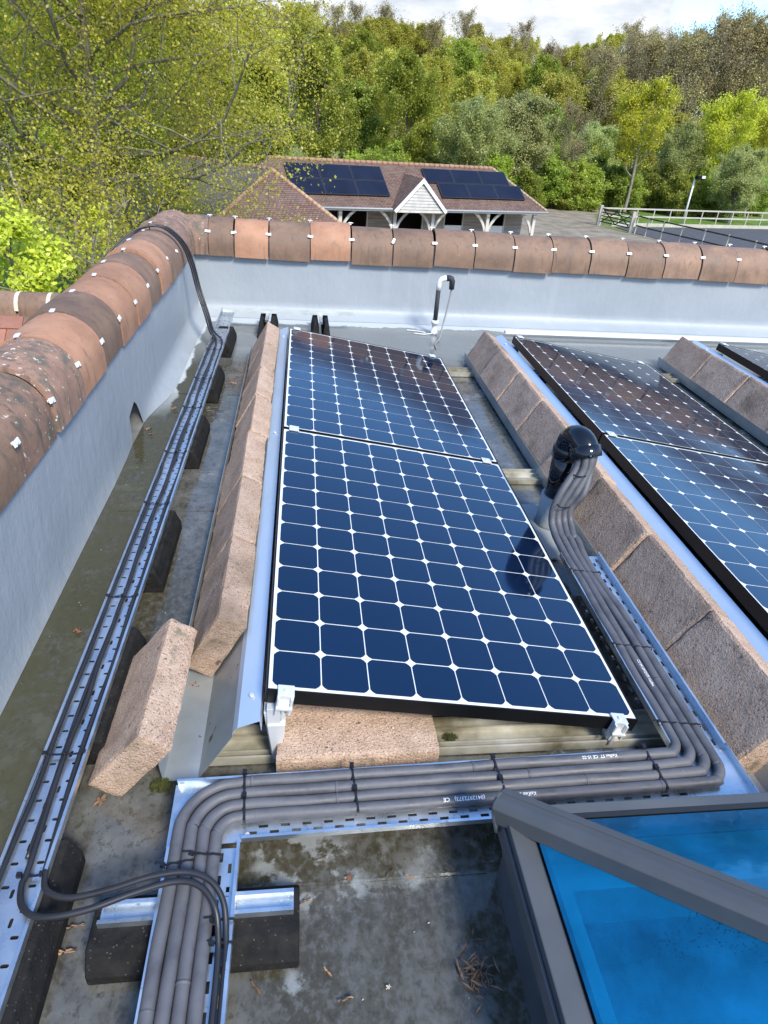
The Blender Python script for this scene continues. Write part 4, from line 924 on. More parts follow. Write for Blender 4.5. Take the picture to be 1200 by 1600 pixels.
M_red = mat('red_leaf', [(.17,.055,.028), (.25,.10,.05)], scale=40, rough=.7)
for x, y, s, lb, m, sh in [
    (-.641, 2.371, .030, 'tan lobed leaf between the left parapet and tray', M_dry, 'oak'), (-.646, .518, .022, 'dark red leaf lying between the parapet and the left tray', M_red, 'oak'),
    (-.415, -.114, .028, 'brown curled leaf at the near foot of the loose block', M_dry, 'oak'), (-.237, .264, .026, 'orange leaf wedged between the loose block and the left row', M_red, 'oak'),
    (-.354, 2.795, .034, 'flat brown leaf between the left tray and the left block row', M_dry, 'oak'), (-.73, 2.091, .028, 'brown leaf at the mouth of the parapet drain outlet', M_dry, 'oak'),
    (-.705, 2.03, .022, 'second smaller brown leaf at the drain outlet', M_dry, 'oak'), (-.39, -.408, .020, 'narrow tan leaf beside the nearest left rubber foot, upper', M_dry, 'n'), (-.397, -.457, .024, 'narrow tan leaf beside the nearest left rubber foot, lower', M_dry, 'n'),
    (.135, -.295, .013, 'slim tan leaf just in front of the front tray', M_dry, 'n'), (.094, -.39, .016, 'slim tan leaf right of the wide rubber foot', M_dry, 'n'), (.291, -.339, .014, 'upright tan leaf in the wet patch before the front tray', M_dry, 'n'),
    (.193, -.343, .013, 'reddish leaf scrap left of the upright tan leaf', M_red, 'oak'), (.335, -.352, .014, 'pale leaf scrap right of the upright tan leaf', M_dry, 'n'), (.138, -.533, .013, 'thin dark leaf on the wet deck below the rubber foot', M_dry, 'n'),
    (-.006, -.551, .016, 'curled brown leaf by the near pipe tray', M_dry, 'n'), (.173, -.585, .016, 'curled tan leaf near the bottom edge of the frame', M_dry, 'n')]:
    leaf(x, y, s*(.85 if sh == 'oak' else 1), lb, m, sh)
leaf(.261, -.57, .008, 'small white fleck on the wet deck near the bottom edge', M_pale, 'oak')
b = MB(); dr = random.Random(9)
for k in range(75):
    x, y = .450+dr.gauss(0, .016), -.555+dr.gauss(0, .028); a = dr.uniform(0, 3.14); L = dr.uniform(.007, .018); z = dr.uniform(.004, .016)
    c, s2 = math.cos(a), math.sin(a); wdt = L*.16
    b.add([(x-c*L, y-s2*L, z), (x+s2*wdt, y-c*wdt, z+.003), (x+c*L, y+s2*L, z+dr.uniform(0, .008)), (x-s2*wdt, y+c*wdt, z+.002)], [(0,1,2), (0,2,3)])
tag(b.build('leaf_litter', mat('wet_leaf_litter', [(.05,.03,.018), (.20,.12,.07)], scale=60, rough=.5, nrough=.7), fix=False), 'wet clump of dark leaf litter against the rooflight curb', 'leaf litter', kind='stuff')
b = MB()
for k in range(60):
    x, y = [(-.69+dr.gauss(0, .03), dr.uniform(-.2, 2.4)), (dr.uniform(-.4, -.27), dr.uniform(.3, 3.2)), (dr.uniform(0, .5), dr.uniform(-.75, -.3)), (dr.uniform(1.1, 1.25), dr.uniform(1.4, 3.2))][dr.randrange(4)]
    a = dr.uniform(0, 3.14); L = dr.uniform(.0012, .0035); c, s2 = math.cos(a), math.sin(a)
    b.add([(x-c*L, y-s2*L, .004), (x+s2*L*.5, y-c*L*.5, .006), (x+c*L, y+s2*L, .005), (x-s2*L*.5, y+c*L*.5, .0055)], [(0,1,2), (0,2,3)])
tag(b.build('bud_scales', M_pale, fix=False), 'pale bud scales and grit scattered over the wet roof', 'grit', kind='stuff')
# moss clump
def moss(x, y, r, lb):
    b = MB(); n = 260; rr_ = random.Random(int(x*999))
    for k in range(n):
        a = rr_.uniform(0, 6.28); d = r*math.sqrt(rr_.random()); px_, py_ = x+d*math.cos(a), y+d*math.sin(a)*.7; h = (r*.6)*(1-(d/r)**2)+.004; s = .0035
        b.add([(px_-s, py_, .005), (px_+s, py_+s*.4, .005), (px_+rr_.gauss(0, .003), py_+rr_.gauss(0, .003), .006+h)], [(0,1,2)])
    return tag(b.build('moss_clump', mat('moss', [(.03,.035,.008), (.07,.08,.015)], scale=50, rough=.9) if 'moss' not in bpy.data.materials else bpy.data.materials['moss'], fix=False), lb, 'moss')
moss(.505, .03, .028, 'dark green moss at the right end of the flat block under the panel'); moss(-.275, -.075, .03, 'mossy tuft beside the trough end and the loose block')

# ------------------------------------------------------------------ stable range with panels
th = .27092321; sa = Vector((math.cos(th), math.sin(th), 0)); sn = Vector((-math.sin(th), math.cos(th), 0)); EC = Vector((13.6514, 37.4796, -2.6)); D_ = 2.6916; HI = 2.30; RI = 1.834
def S(u, n, z): return EC-sa*u+sn*n+Vector((0,0,z))       # u from the right-hand eaves corner, n inwards, z above eaves
UL = 17.5
ST = empty('stable_building', EC, 'long timber stable block with brown tiled hipped roof and small white gable, beyond the parapet', 'building')
def tiled(name, base, rows_u=(), sc=1):
    m = bpy.data.materials.new(name); m.use_nodes = True; n, l = m.node_tree.nodes, m.node_tree.links; b_ = n['Principled BSDF']
    t = n.new('ShaderNodeTexCoord'); br = n.new('ShaderNodeTexBrick'); 
    mp_ = n.new('ShaderNodeMapping'); mp_.vector_type = 'POINT'; l.new(t.outputs['UV'], mp_.inputs[0]); l.new(mp_.outputs[0], br.inputs[0])
    br.inputs['Scale'].default_value = 1; br.inputs['Brick Width'].default_value = .19*sc; br.inputs['Row Height'].default_value = .11*sc; br.inputs['Mortar Size'].default_value = .012*sc; br.inputs['Bias'].default_value = -.1
    br.inputs['Color1'].default_value = C4(base[0]); br.inputs['Color2'].default_value = C4(base[1]); br.inputs['Mortar'].default_value = C4(base[2])
    nz_ = N(n, 'ShaderNodeTexNoise', i_Scale=1.3, i_Detail=6, i_Roughness=.65); l.new(t.outputs['UV'], nz_.inputs[0])
    mx = n.new('ShaderNodeMix'); mx.data_type = 'RGBA'; l.new(maprange(n, l, nz_.outputs[0], .45, .65, 0, .6), mx.inputs[0]); l.new(br.outputs[0], mx.inputs[6]); mx.inputs[7].default_value = C4(base[3]); l.new(mx.outputs[2], b_.inputs['Base Color'])
    b_.inputs['Roughness'].default_value = .8
    bp = n.new('ShaderNodeBump'); bp.inputs['Distance'].default_value = .03; bp.inputs['Strength'].default_value = .8; l.new(br.outputs['Fac'], bp.inputs['Height']); bp.invert = True; l.new(bp.outputs[0], b_.inputs['Normal'])
    return m
M_sroof = tiled('stable_roof_tile', [(.11,.062,.045), (.18,.105,.078), (.045,.03,.024), (.15,.11,.085)])
def roofface(name, pts, parent, m, t=.06):
    """planar roof face with metric uv, given thickness"""
    p = [Vector(q) for q in pts]; e = (p[1]-p[0]).normalized(); nr = e.cross(p[-1]-p[0]).normalized(); f = nr.cross(e)
    off = parent.location; me = bpy.data.meshes.new(name); n = len(p)
    V = [q-off for q in p]+[q-nr*t-off for q in p]
    Fs = [tuple(range(n)), tuple(reversed(range(n, 2*n)))]+[(i, i+n, (i+1) % n+n, (i+1) % n) for i in range(n)]
    me.from_pydata(V, [], Fs); uv = me.uv_layers.new(name='UVMap')
    for poly in me.polygons:
        for li in poly.loop_indices:
            q = V[me.loops[li].vertex_index]+off-p[0]; uv.data[li].uv = (q.dot(e), q.dot(f))
    me.materials.append(m); o = bpy.data.objects.new(name, me); COL.objects.link(o); o.parent = parent; return o
Rr, Rl = S(HI, D_, RI), S(UL-HI, D_, RI)
roofface('roof', [S(UL,0,0), S(0,0,0), Rr, Rl], ST, M_sroof); roofface('roof_hip', [S(0,0,0), S(0,2*D_,0), Rr], ST, M_sroof)
roofface('roof', [S(0,2*D_,0), S(UL,2*D_,0), Rl, Rr], ST, M_sroof); roofface('roof_hip', [S(UL,2*D_,0), S(UL,0,0), Rl], ST, M_sroof)
M_sridge = mat('ridge_tile_orange', [(.24,.13,.08), (.34,.20,.13)], scale=3, rough=.8)
def ridgerow(a, b_, parent, r=.10, step=.3, m=M_sridge):
    a = Vector(a); b_ = Vector(b_); d = (b_-a); n = int(d.length/step); bm_ = MB()
    for k in range(n):
        p, q = a+d*(k/n), a+d*((k+.96)/n); bm_.tube([p, q], [r*(1+.1*(k % 2)), r], 8)
    return bm_.build('ridge', m, parent)
ridgerow(Rl, Rr, ST, .10); ridgerow(Rr, S(0,0,.02), ST, .075, .22, mat('hip_tile_pale', [(.30,.20,.14), (.42,.31,.22)], scale=3, rough=.8))
# walls and front
M_board = mat('grey_weatherboard', [(.20,.18,.155), (.32,.29,.25), (.42,.39,.35)], scale=1.4, detail=7, rough=.85, stretch=(.4,.4,9))
M_oak = mat('silvered_oak', [(.42,.40,.36), (.58,.56,.51)], scale=2, rough=.8)
M_dark = mat('dark_interior', [(.012,.010,.008)], rough=.9)
M_wp = mat('white_paint', [(.72,.73,.72)], rough=.5)
wn_ = 1.55; wh = -2.4
b = MB()
def sbox(b, u0, u1, n0, n1, z0, z1, mi=0):
    b.hexa([S(u0,n0,z0), S(u1,n0,z0), S(u1,n1,z0), S(u0,n1,z0), S(u0,n0,z1), S(u1,n0,z1), S(u1,n1,z1), S(u0,n1,z1)], mi)
ops = [(1.75, 2.85), (4.45, 5.55), (6.95, 8.75), (10.2, 12.3)]; cur = .55
for u0, u1 in ops:
    zz = wh
    while zz < 0: sbox(b, cur, u0, wn_, wn_+.05+.0, zz, zz+.145); sbox(b, cur, u0, wn_-.018, wn_-.001, zz, zz+.05); zz += .15
    cur = u1
zz = wh
while zz < 0: sbox(b, cur, UL-.4, wn_, wn_+.05, zz, zz+.145); sbox(b, cur, UL-.4, wn_-.018, wn_-.001, zz, zz+.05); zz += .15
sbox(b, .50, .55, wn_, 2*D_-.4, wh, 0); sbox(b, .5, UL-.4, 2*D_-.45, 2*D_-.4, wh, 0)
b.build('timber_wall', M_board, ST)
b = MB(); sbox(b, .6, UL-.5, wn_+1.6, wn_+1.7, wh, 0); sbox(b, .6, UL-.5, wn_+.1, wn_+1.6, -.02, 0); b.build('inner_partition', M_dark, ST)
for u0, u1 in (ops[0], ops[1]):
    b = MB(); sbox(b, u0+.02, u1-.02, wn_-.02, wn_+.02, wh, -1.0); sbox(b, u0+.02, u1-.02, wn_-.04, wn_-.021, -1.08, -1.0); b.build('stable_door', M_wp, ST)
for u0, u1 in ops:
    b = MB(); sbox(b, u0-.07, u0, wn_-.03, wn_+.06, wh, -.12); sbox(b, u1, u1+.07, wn_-.03, wn_+.06, wh, -.12); sbox(b, u0-.07, u1+.07, wn_-.03, wn_+.06, -.12, -.03); b.build('door_frame', M_oak, ST)
for u in (.55, 3.55, 6.90, 9.10, 12.1, 15.0):
    e = MB(); sbox(e, u-.09, u+.09, .25, .43, wh, -.05)
    e.build('post', M_oak, ST)
    for s in (-1, 1):
        if u == .55 and s == 1: pass
        if u+s*.9 < .2: continue
        e = MB(); P = [S(u+s*.09, .34, -1.15), S(u+s*.22, .34, -.80), S(u+s*.48, .34, -.45), S(u+s*.85, .34, -.14)]
        P = smooth_path(P, 4)
        for k in range(len(P)-1): e.bar(P[k], P[k+1], .09, .13, up=(0,0,1))
        e.build('brace', M_oak, ST)
b = MB(); sbox(b, .1, UL, .26, .42, -.16, -.05); b.build('eaves_beam', M_oak, ST)
b = MB(); b.tube([S(-.05, -.07, -.05), S(UL, -.07, -.05)], .055, 8); b.build('gutter', mat('pale_gutter', [(.28,.29,.30)], rough=.5), ST)
b = MB(); sbox(b, -.02, UL, -.02, .02, -.16, -.065); b.build('fascia', M_wp, ST)
# gable over the entrance
gu0, gu1, gap_ = 6.62, 9.28, 7.95; gh = 1.28; gn = -.35
b = MB(); n_ = 9
for k in range(n_):
    z0 = gh*k/n_; z1 = gh*(k+.92)/n_; f0 = 1-z0/gh; f1 = 1-z1/gh
    b.hexa([S(gap_-1.2*f0, gn, z0-.02), S(gap_+1.2*f0, gn, z0-.02), S(gap_+1.2*f0, gn+.04, z0-.02), S(gap_-1.2*f0, gn+.04, z0-.02), S(gap_-1.2*f1, gn+.02, z1-.02), S(gap_+1.2*f1, gn+.02, z1-.02), S(gap_+1.2*f1, gn+.05, z1-.02), S(gap_-1.2*f1, gn+.05, z1-.02)])
b.build('gable_boarding', mat('pale_weatherboard', [(.38,.37,.35), (.52,.51,.49)], scale=3, rough=.8), ST)
for s in (-1, 1):
    b = MB(); b.bar(S(gap_+s*1.45, gn-.06, -.12), S(gap_-s*.04, gn-.06, gh+.1), .05, .16, up=(0,0,1)); b.build('bargeboard', M_wp, ST)
    back = RI*0; nb_ = (gh/RI)*D_
    pts = [S(gap_+s*1.42, gn-.05, -.04), S(gap_+s*1.42, .0, -.0), S(gap_, nb_+.12, gh+.14), S(gap_, gn-.05, gh+.14)]
    roofface('gable_roof', pts if s > 0 else pts[::-1], ST, M_sroof, .04)
ridgerow(S(gap_, nb_+.1, gh+.14), S(gap_, gn-.08, gh+.14), ST, .06, .3)
b = MB(); sbox(b, gu0, gu1, gn, gn+.1, -.16, -.04); b.build('gable_tie_beam', M_oak, ST)
# solar panels on that roof
M_rp = mat('roof_panel_black', [(.008,.011,.024), (.013,.017,.034)], scale=1, rough=.35, spec=.12)
M_rpf = mat('roof_panel_frame', [(.03,.032,.04)], rough=.5)
sv = (sn*D_+Vector((0,0,RI))).normalized(); snn = sa.cross(sv).normalized()
if snn.z < 0: snn = -snn
def roofpanel(u, v, lb, w=1.70, h=1.04):
    c = EC-sa*(u+w/2)+sv*(v+h/2)+snn*.09; e = empty('roof_solar_panel', c, lb, 'solar panel', 'solar panels on the stable roof')
    b = MB(); b.obox(c, sa, sv, snn, (w/2, h/2, .02)); b.build('frame', M_rpf, e); b = MB(); b.obox(c+snn*.0215, sa, sv, snn, (w/2-.025, h/2-.025, .001)); b.build('cell_sheet', M_rp, e)
cn = ['right', 'middle', 'left']
for k in range(3):
    roofpanel(1.15+k*1.73, .76, f'black panel on the stable roof right of the gable, {cn[k]} one of the lower three'); roofpanel(1.75+k*1.73, 1.84, f'black panel on the stable roof right of the gable, {cn[k]} one of the upper three')
    roofpanel(9.32+k*1.73, .74, f'black panel on the stable roof left of the gable, {cn[k]} one of the lower three'); roofpanel(9.32+k*1.73, 1.82, f'black panel on the stable roof left of the gable, {cn[k]} one of the upper three')
# second range at the left
A0 = px(425, 265, 2, -.8); ER = px(545, 358, 2, -2.75); 
SB = empty('stable_building', (A0.x, A0.y, -5), 'nearer hipped brown-tiled outbuilding half hidden by the big oak branches', 'building')
ax = Vector((-.72, .69, 0)); nx_ = Vector((.69, .72, 0)); A1_ = A0+ax*7; hd_ = 3.9; dz = Vector((0,0,-2.05))
cR = A0+nx_*hd_-ax*2.9+dz; cF = A0-nx_*hd_-ax*2.9+dz; cR2 = A1_+nx_*hd_+dz; cF2 = A1_-nx_*hd_+dz
cR = Vector((ER.x, ER.y, A0.z-2.0)); cF = Vector((A0.x-2.6, A0.y-5.0, A0.z-2.0))
cR2 = cR+ax*8; cF2 = cF+ax*8; A1_ = A0+ax*6.5
M_sroof2 = tiled('outbuilding_tile', [(.12,.065,.052), (.20,.105,.082), (.05,.03,.028), (.14,.10,.085)])
roofface('roof_hip', [cF, cR, A0], SB, M_sroof2); roofface('roof', [cF2, cF, A0, A1_], SB, tiled('outbuilding_grey_tile', [(.095,.075,.062), (.13,.105,.085), (.045,.035,.03), (.10,.085,.07)])); roofface('roof', [cR, cR2, A1_, A0], SB, M_sroof2)
ridgerow(A0, cR, SB, .085, .2, mat('orange_hip_tile', [(.36,.20,.12), (.45,.32,.22)], scale=3, rough=.8)); ridgerow(A0, cF, SB, .085, .2); ridgerow(A0, A1_, SB, .09)
b = MB(); i4 = [cF, cR, cR2, cF2]; ce = sum(i4, Vector())/4; q = [ce+(p-ce)*.93 for p in i4]; b.hexa([Vector((p.x, p.y, -5)) for p in q]+[Vector((p.x, p.y, A0.z-2.1)) for p in q]); b.build('timber_wall', M_board, SB)
# green bin
BN = empty('garden_bin', px(226, 372, 2, G+.1), 'teal green lidded bin half hidden behind the coping and big trunk', 'bin'); q = px(226, 372, 2, G+.1); bz = gz(q.x, q.y)
bt = px(226, 338, 1, q.y).z; r_ = .42
b = MB(); b.tube([(q.x, q.y, bz), (q.x, q.y, bz+.2), (q.x, q.y, bt-.15)], [r_*.85, r_*.9, r_], 16); b.build('bin_body', mat('teal_plastic', [(.03,.14,.13), (.04,.18,.16)], rough=.5), BN)
b = MB(); b.tube([(q.x, q.y, bt-.16), (q.x, q.y, bt-.1), (q.x, q.y, bt)], [r_*1.1, r_*1.12, r_*.5], 16); b.build('bin_lid', mat('teal_lid', [(.09,.27,.25)], rough=.4), BN)

# ------------------------------------------------------------------ paddock fences, gate, lamp
M_ftim = mat('weathered_fence_timber', [(.34,.31,.26), (.46,.42,.36)], scale=3, rough=.85); M_fwhite = mat('pale_fence_paint', [(.36,.335,.28), (.48,.455,.39)], scale=3, rough=.7); M_fdark = mat('dark_fence_rail', [(.035,.025,.02), (.06,.045,.035)], scale=3, rough=.8)
def fence(pts, h, rails, mp_, mr, lb, pr=.07, rh=.10, posts=None):
    e = empty('paddock_fence', (pts[0][0], pts[0][1], G), lb, 'fence', 'fences of the riding arena')
    for (x, y) in pts:
        b = MB(); b.box((x-pr/2, y-pr/2, G), (x+pr/2, y+pr/2, G+h)); b.build('post', mp_, e)
    for z in rails:
        b = MB()
        for k in range(len(pts)-1):
            (xa, ya), (xb, yb) = pts[k], pts[k+1]; b.bar((xa, ya, G+z), (xb, yb, G+z), .05, rh)
        b.build('rail', mr, e)
    return e
bf = [(24.75, 48.9), (24.95, 47.6), (25.45, 46.2), (26.0, 44.6), (26.65, 42.8), (27.2, 40.9), (27.75, 38.8), (28.3, 36.4), (28.9, 33.8), (29.6, 31), (30.4, 28)]
fence(bf, 1.36, (.62, 1.27), M_ftim, M_fdark, 'dark-railed post fence running along the near side of the arena', rh=.09)
wf = [(23.7+1.65*k, 53.0+.42*k) for k in range(16)]
fence(wf, 1.30, (.70, 1.26), M_fwhite, M_fwhite, 'pale two-rail post fence along the far side of the arena', rh=.11)
b = MB(); b.bar((24.6, 52.9, G+.12), (50, 59.4, G+.12), .1, .26); tag(b.build('kickboard', M_fwhite), 'pale kickboard at the foot of the far arena fence', 'kerb board')
g0, g1 = Vector((23.35, 52.6, G)), Vector((24.55, 49.3, G))
GA = empty('field_gate', g0, 'dark timber five-bar gate with crossed braces at the arena corner', 'gate'); gd = (g1-g0)
for k, p in enumerate((g0, g1)):
    b = MB(); b.box((p.x-.12, p.y-.12, G), (p.x+.12, p.y+.12, G+1.5)); b.build('gate_post', M_ftim, GA)
b = MB()
for z in (.35, .55, .78, 1.02, 1.28): b.bar(g0+gd*.05+Vector((0,0,z)), g0+gd*.95+Vector((0,0,z)), .04, .075)
b.build('gate_bars', M_fdark, GA)
b = MB()
for a_, c_ in ((.06, .5), (.5, .94), (.5, .06), (.94, .5)): b.bar(g0+gd*a_+Vector((.03,-.03,.35)), g0+gd*c_+Vector((.03,-.03,1.25)), .035, .07)
b.build('gate_brace', M_fdark, GA)
pb = px(1070, 336, 1, 57.5); pt_ = px(1090, 279, 1, 57.5)
PL = empty('lamp_post', (pb.x, pb.y, G), 'thin white lighting pole standing behind the far arena fence', 'lamp post')
b = MB(); b.tube([(pb.x, pb.y, G), (pb.x, pb.y, pt_.z)], [.09, .07], 10); b.build('pole', M_wp, PL); b = MB(); b.box((pb.x-.05, pb.y-.5, pt_.z-.05), (pb.x+.65, pb.y, pt_.z+.22)); b.build('floodlight', M_black, PL); b = MB(); b.box((pb.x+.3, pb.y-.54, pt_.z+.05), (pb.x+.6, pb.y-.501, pt_.z+.25)); b.build('lamp_lens', M_wp, PL)

# ------------------------------------------------------------------ trees
M_bark = mat('grey_bark', [(.11,.10,.075), (.20,.18,.14), (.28,.26,.21)], scale=3, detail=7, rough=.9, stretch=(3,3,.6), bump=.5, bscale=18, bdist=.03)
M_barkb = mat('brown_bark', [(.10,.075,.055), (.17,.13,.10)], scale=3, detail=6, rough=.9)
M_barkt = mat('twig_bark', [(.15,.13,.095), (.24,.21,.155)], scale=3, detail=4, rough=.9)
M_birch = mat('birch_bark', [(.30,.29,.26), (.52,.51,.47)], scale=6, detail=6, rough=.8, layers=[('noise', 12, .62, .68, (.06,.055,.05))])
def tree_mesh(seed, H, tr, nl, leaf_n, leaf_s, spread=.38, clear=.25, up=.55, sub=(7, 5), jitter=.12, crown_pow=.7, twig_r=.008, flat_=1.0, wig=.18, limbs=True, sigma=.055, lean=(0,0), sides=(7,4,3), multi=1, droop=0):
    """returns (wood MB, leaf centres array) for a tree of height H standing at the origin"""
    R = random.Random(seed); wood = MB(); tips = []
    def grow(p, d, L, r, lvl, nseg):
        pts = [p.copy()]; rs = [r]; dd = d.copy(); q = p.copy()
        for k in range(nseg):
            dd = (dd+Vector((R.gauss(0, wig), R.gauss(0, wig), R.gauss(0, wig)))+Vector((0,0,(.10 if lvl < 3 else -.04-droop)*1))).normalized()
            q = q+dd*(L/nseg); pts.append(q.copy()); rs.append(max(r*(1-.8*(k+1)/nseg), twig_r*.5))
        wood.tube(pts, rs, sides[min(lvl, 2)] if lvl < 3 else 3, cap=False); return pts, rs
    for mtr in range(multi):
        base = Vector((R.gauss(0, .35)*(mtr > 0), R.gauss(0, .35)*(mtr > 0), -.6)); d0 = Vector((lean[0]+R.gauss(0, .06)+(R.uniform(-.25, .25) if multi > 1 else 0), lean[1]+R.gauss(0, .06)+(R.uniform(-.25, .25) if multi > 1 else 0), 1)).normalized()
        tp = [base]; trr = [tr*1.25]; q = base.copy(); dd = d0.copy(); ns = 10; HH = H*(.92 if mtr == 0 else R.uniform(.7, .9))
        for k in range(ns):
            dd = (dd+Vector((R.gauss(0, .05), R.gauss(0, .05), .06))).normalized(); q = q+dd*(HH/ns); tp.append(q.copy()); trr.append(tr*max(.04, (1-(k+1)/ns))**.8)
        wood.tube(tp, trr, sides[0]+1, cap=False)
        for i in range(nl):
            t = clear+(1-clear)*((i+R.random())/nl)**.85; t = min(t, .985); k = min(int(t*ns), ns-1); f = t*ns-k; p = tp[k].lerp(tp[k+1], f)
            a = i*2.4+R.uniform(-.4, .4); prof = math.sin(math.pi*min(1, (t-clear)/(1-clear)*.80+.22))**crown_pow
            L = H*spread*prof*R.uniform(.75, 1.12); el = up*(.4+t*.8); d = Vector((math.cos(a), math.sin(a), el)).normalized()
            pts, rs = grow(p, d, L, max(trr[k]*.45, twig_r*2), 1, 7)
            for j in range(sub[0]):
                tt = .30+.70*(j+R.random())/sub[0]; m = min(int(tt*7), 6); pp = pts[m].lerp(pts[m+1], tt*7-m) if tt*7-m <= 1 else pts[-1]
                dl = (pts[m+1]-pts[m]).normalized(); sd = Vector((R.gauss(0,1), R.gauss(0,1), R.gauss(.15,.7)*flat_)).normalized(); d2 = (dl*.7+sd*.9).normalized()
                L2 = L*R.uniform(.28, .48)*(1.15-.5*tt); p2, r2 = grow(pp, d2, L2, max(rs[m]*.5, twig_r*1.2), 2, 4)
                for s in range(sub[1]):
                    t3 = .25+.75*(s+R.random())/sub[1]; m3 = min(int(t3*4), 3); p3 = p2[m3].lerp(p2[m3+1], min(1, t3*4-m3)); sd = Vector((R.gauss(0,1), R.gauss(0,1), R.gauss(.1,.7)*flat_)).normalized(); d3 = ((p2[m3+1]-p2[m3]).normalized()*.6+sd).normalized()
                    L3 = L2*R.uniform(.35, .6); p4, r4 = grow(p3, d3, L3, twig_r, 3, 2); tips.append((p4[1], L3)); tips.append((p4[-1], L3))
    return wood, tips
def leaf_obj(name, tips, n_per, size, m, parent, seed=0, sig=.9, keep=1.0):
    rs = np.random.RandomState(seed); T_ = np.array([tuple(t[0]) for t in tips]); S_ = np.array([t[1] for t in tips])
    if keep < 1: k = rs.rand(len(T_)) < keep; T_, S_ = T_[k], S_[k]
    idx = np.repeat(np.arange(len(T_)), n_per); C = T_[idx]+rs.randn(len(idx), 3)*(S_[idx, None]*sig*.32+size*.4)
    n = len(C); s = size*rs.uniform(.55, 1.25, n); Nn = rs.randn(n, 3)*.75+np.array([.15, -.45, .75]); Nn /= np.linalg.norm(Nn, axis=1)[:, None]; A = np.cross(Nn, rs.randn(n, 3)); A /= np.linalg.norm(A, axis=1)[:, None]; B = np.cross(Nn, A); B -= A*(A*B).sum(1)[:, None]; B /= np.linalg.norm(B, axis=1)[:, None]
    A *= s[:, None]*.5; B *= s[:, None]*.34
    V = np.empty((n, 4, 3)); V[:, 0] = C-A; V[:, 1] = C-B; V[:, 2] = C+A; V[:, 3] = C+B; V = V.reshape(-1, 3)
    me = bpy.data.meshes.new(name); me.vertices.add(4*n); me.vertices.foreach_set('co', V.ravel()); me.loops.add(4*n); me.loops.foreach_set('vertex_index', np.arange(4*n, dtype=np.int32))
    me.polygons.add(n); me.polygons.foreach_set('loop_start', np.arange(0, 4*n, 4, dtype=np.int32)); me.polygons.foreach_set('loop_total', np.full(n, 4, dtype=np.int32)); me.update(calc_edges=True)
    at = me.attributes.new('rnd', 'FLOAT', 'FACE'); clump = rs.rand(len(T_))[idx]; at.data.foreach_set('value', (.55*clump+.45*rs.rand(n)).astype(np.float32))
    me.materials.append(m); o = bpy.data.objects.new(name, me); COL.objects.link(o); o.parent = parent; return o
L_oak = leafmat('oak_spring_leaf', (.31,.31,.03), (.54,.53,.05), (.74,.71,.08),.55)
L_fresh = leafmat('fresh_green_leaf', (.21,.27,.035), (.36,.43,.055), (.50,.57,.08),.55)
L_dark = leafmat('dark_green_leaf', (.17,.22,.03), (.30,.37,.055), (.43,.50,.08), .5)
L_silver = leafmat('silver_green_leaf', (.28,.31,.10), (.42,.46,.16), (.56,.60,.24), .5)
L_olive = leafmat('olive_leaf', (.30,.29,.05), (.46,.44,.07), (.61,.58,.11), .55)
L_brown = leafmat('brown_bud_leaf', (.26,.21,.10), (.38,.32,.14), (.50,.43,.19), .4)
L_bright = leafmat('bright_lime_leaf', (.33,.36,.03), (.53,.57,.05), (.70,.73,.09), .5)
def make_tree(name, seed, H, tr, nl, n_per, ls, lm, bark, **k):
    keep = k.pop('keep', 1.0); sg = k.pop('sig', .9); e = empty(name, (0,0,0)); wd, tips = tree_mesh(seed, H, tr, nl, 0, ls, **k)
    wd.build('trunk', bark, e, fix=False); leaf_obj('crown', tips, n_per, ls, lm, e, seed, keep=keep, sig=sg); return e
first = {}
def put(kind, x, y, s, rz, label, group=None, z=None, sxy=None):
    pr = PROTO[kind]
    o = pr if kind not in first else copy_tree(pr)
    first[kind] = 1
    o.location = (x, y, gz(x, y) if z is None else z); sx_ = s if sxy is None else sxy; o.scale = (sx_, sx_, s); o.rotation_euler = (0, 0, rz); 
    return tag(o, label, 'tree' if 'shrub' not in kind else 'shrub', group)
PROTO = {}
PROTO['oak'] = make_tree('oak_tree', 21, 12, .22, 22, 17, .21, L_olive, M_barkb, spread=.38, clear=.12, sub=(7, 5))
PROTO['fresh'] = make_tree('broadleaf_tree', 22, 12, .20, 24, 21, .20, L_fresh, M_barkb, spread=.34, clear=.12, up=.9, sub=(7, 5), crown_pow=.55)
PROTO['silver'] = make_tree('willow_tree', 23, 9, .20, 22, 20, .17, L_silver, M_bark, spread=.46, clear=.15, sub=(7, 5), crown_pow=.5, multi=2)
PROTO['dark'] = make_tree('evergreen_tree', 24, 11, .22, 24, 24, .21, L_dark, M_barkb, spread=.32, clear=.08, sub=(7, 5), crown_pow=.5)
PROTO['gold'] = make_tree('young_oak_tree', 25, 11, .18, 20, 15, .18, L_oak, M_bark, spread=.34, clear=.3, sub=(7, 5), twig_r=.012)
PROTO['bare'] = make_tree('bare_tree', 26, 16, .20, 26, 4, .20, L_brown, M_barkt, spread=.30, clear=.18, up=1.4, sub=(6, 5), twig_r=.024, sig=1.5, crown_pow=.4)
PROTO['shrub'] = make_tree('hedge_shrub', 27, 3.6, .07, 20, 17, .15, L_fresh, M_barkb, spread=.45, clear=.02, up=.9, sub=(5, 4), multi=3, crown_pow=.35)
PROTO['shrub_dark'] = make_tree('hedge_shrub', 28, 4.0, .07, 20, 17, .15, L_dark, M_barkb, spread=.42, clear=.02, up=.9, sub=(5, 4), multi=3, crown_pow=.35)
tr_ = random.Random(77)
def atx(x, Y): return px(x, 180, 1, Y).x
def sector(x):
    for lim, t in ((470, 'left of the stable ridge'), (620, 'behind the left roof panels'), (760, 'behind the right roof panels'), (880, 'right of the stable roof'), (1000, 'above the arena gate'), (1100, 'behind the lighting pole'), (9999, 'at the right edge')):
        if x < lim: return t
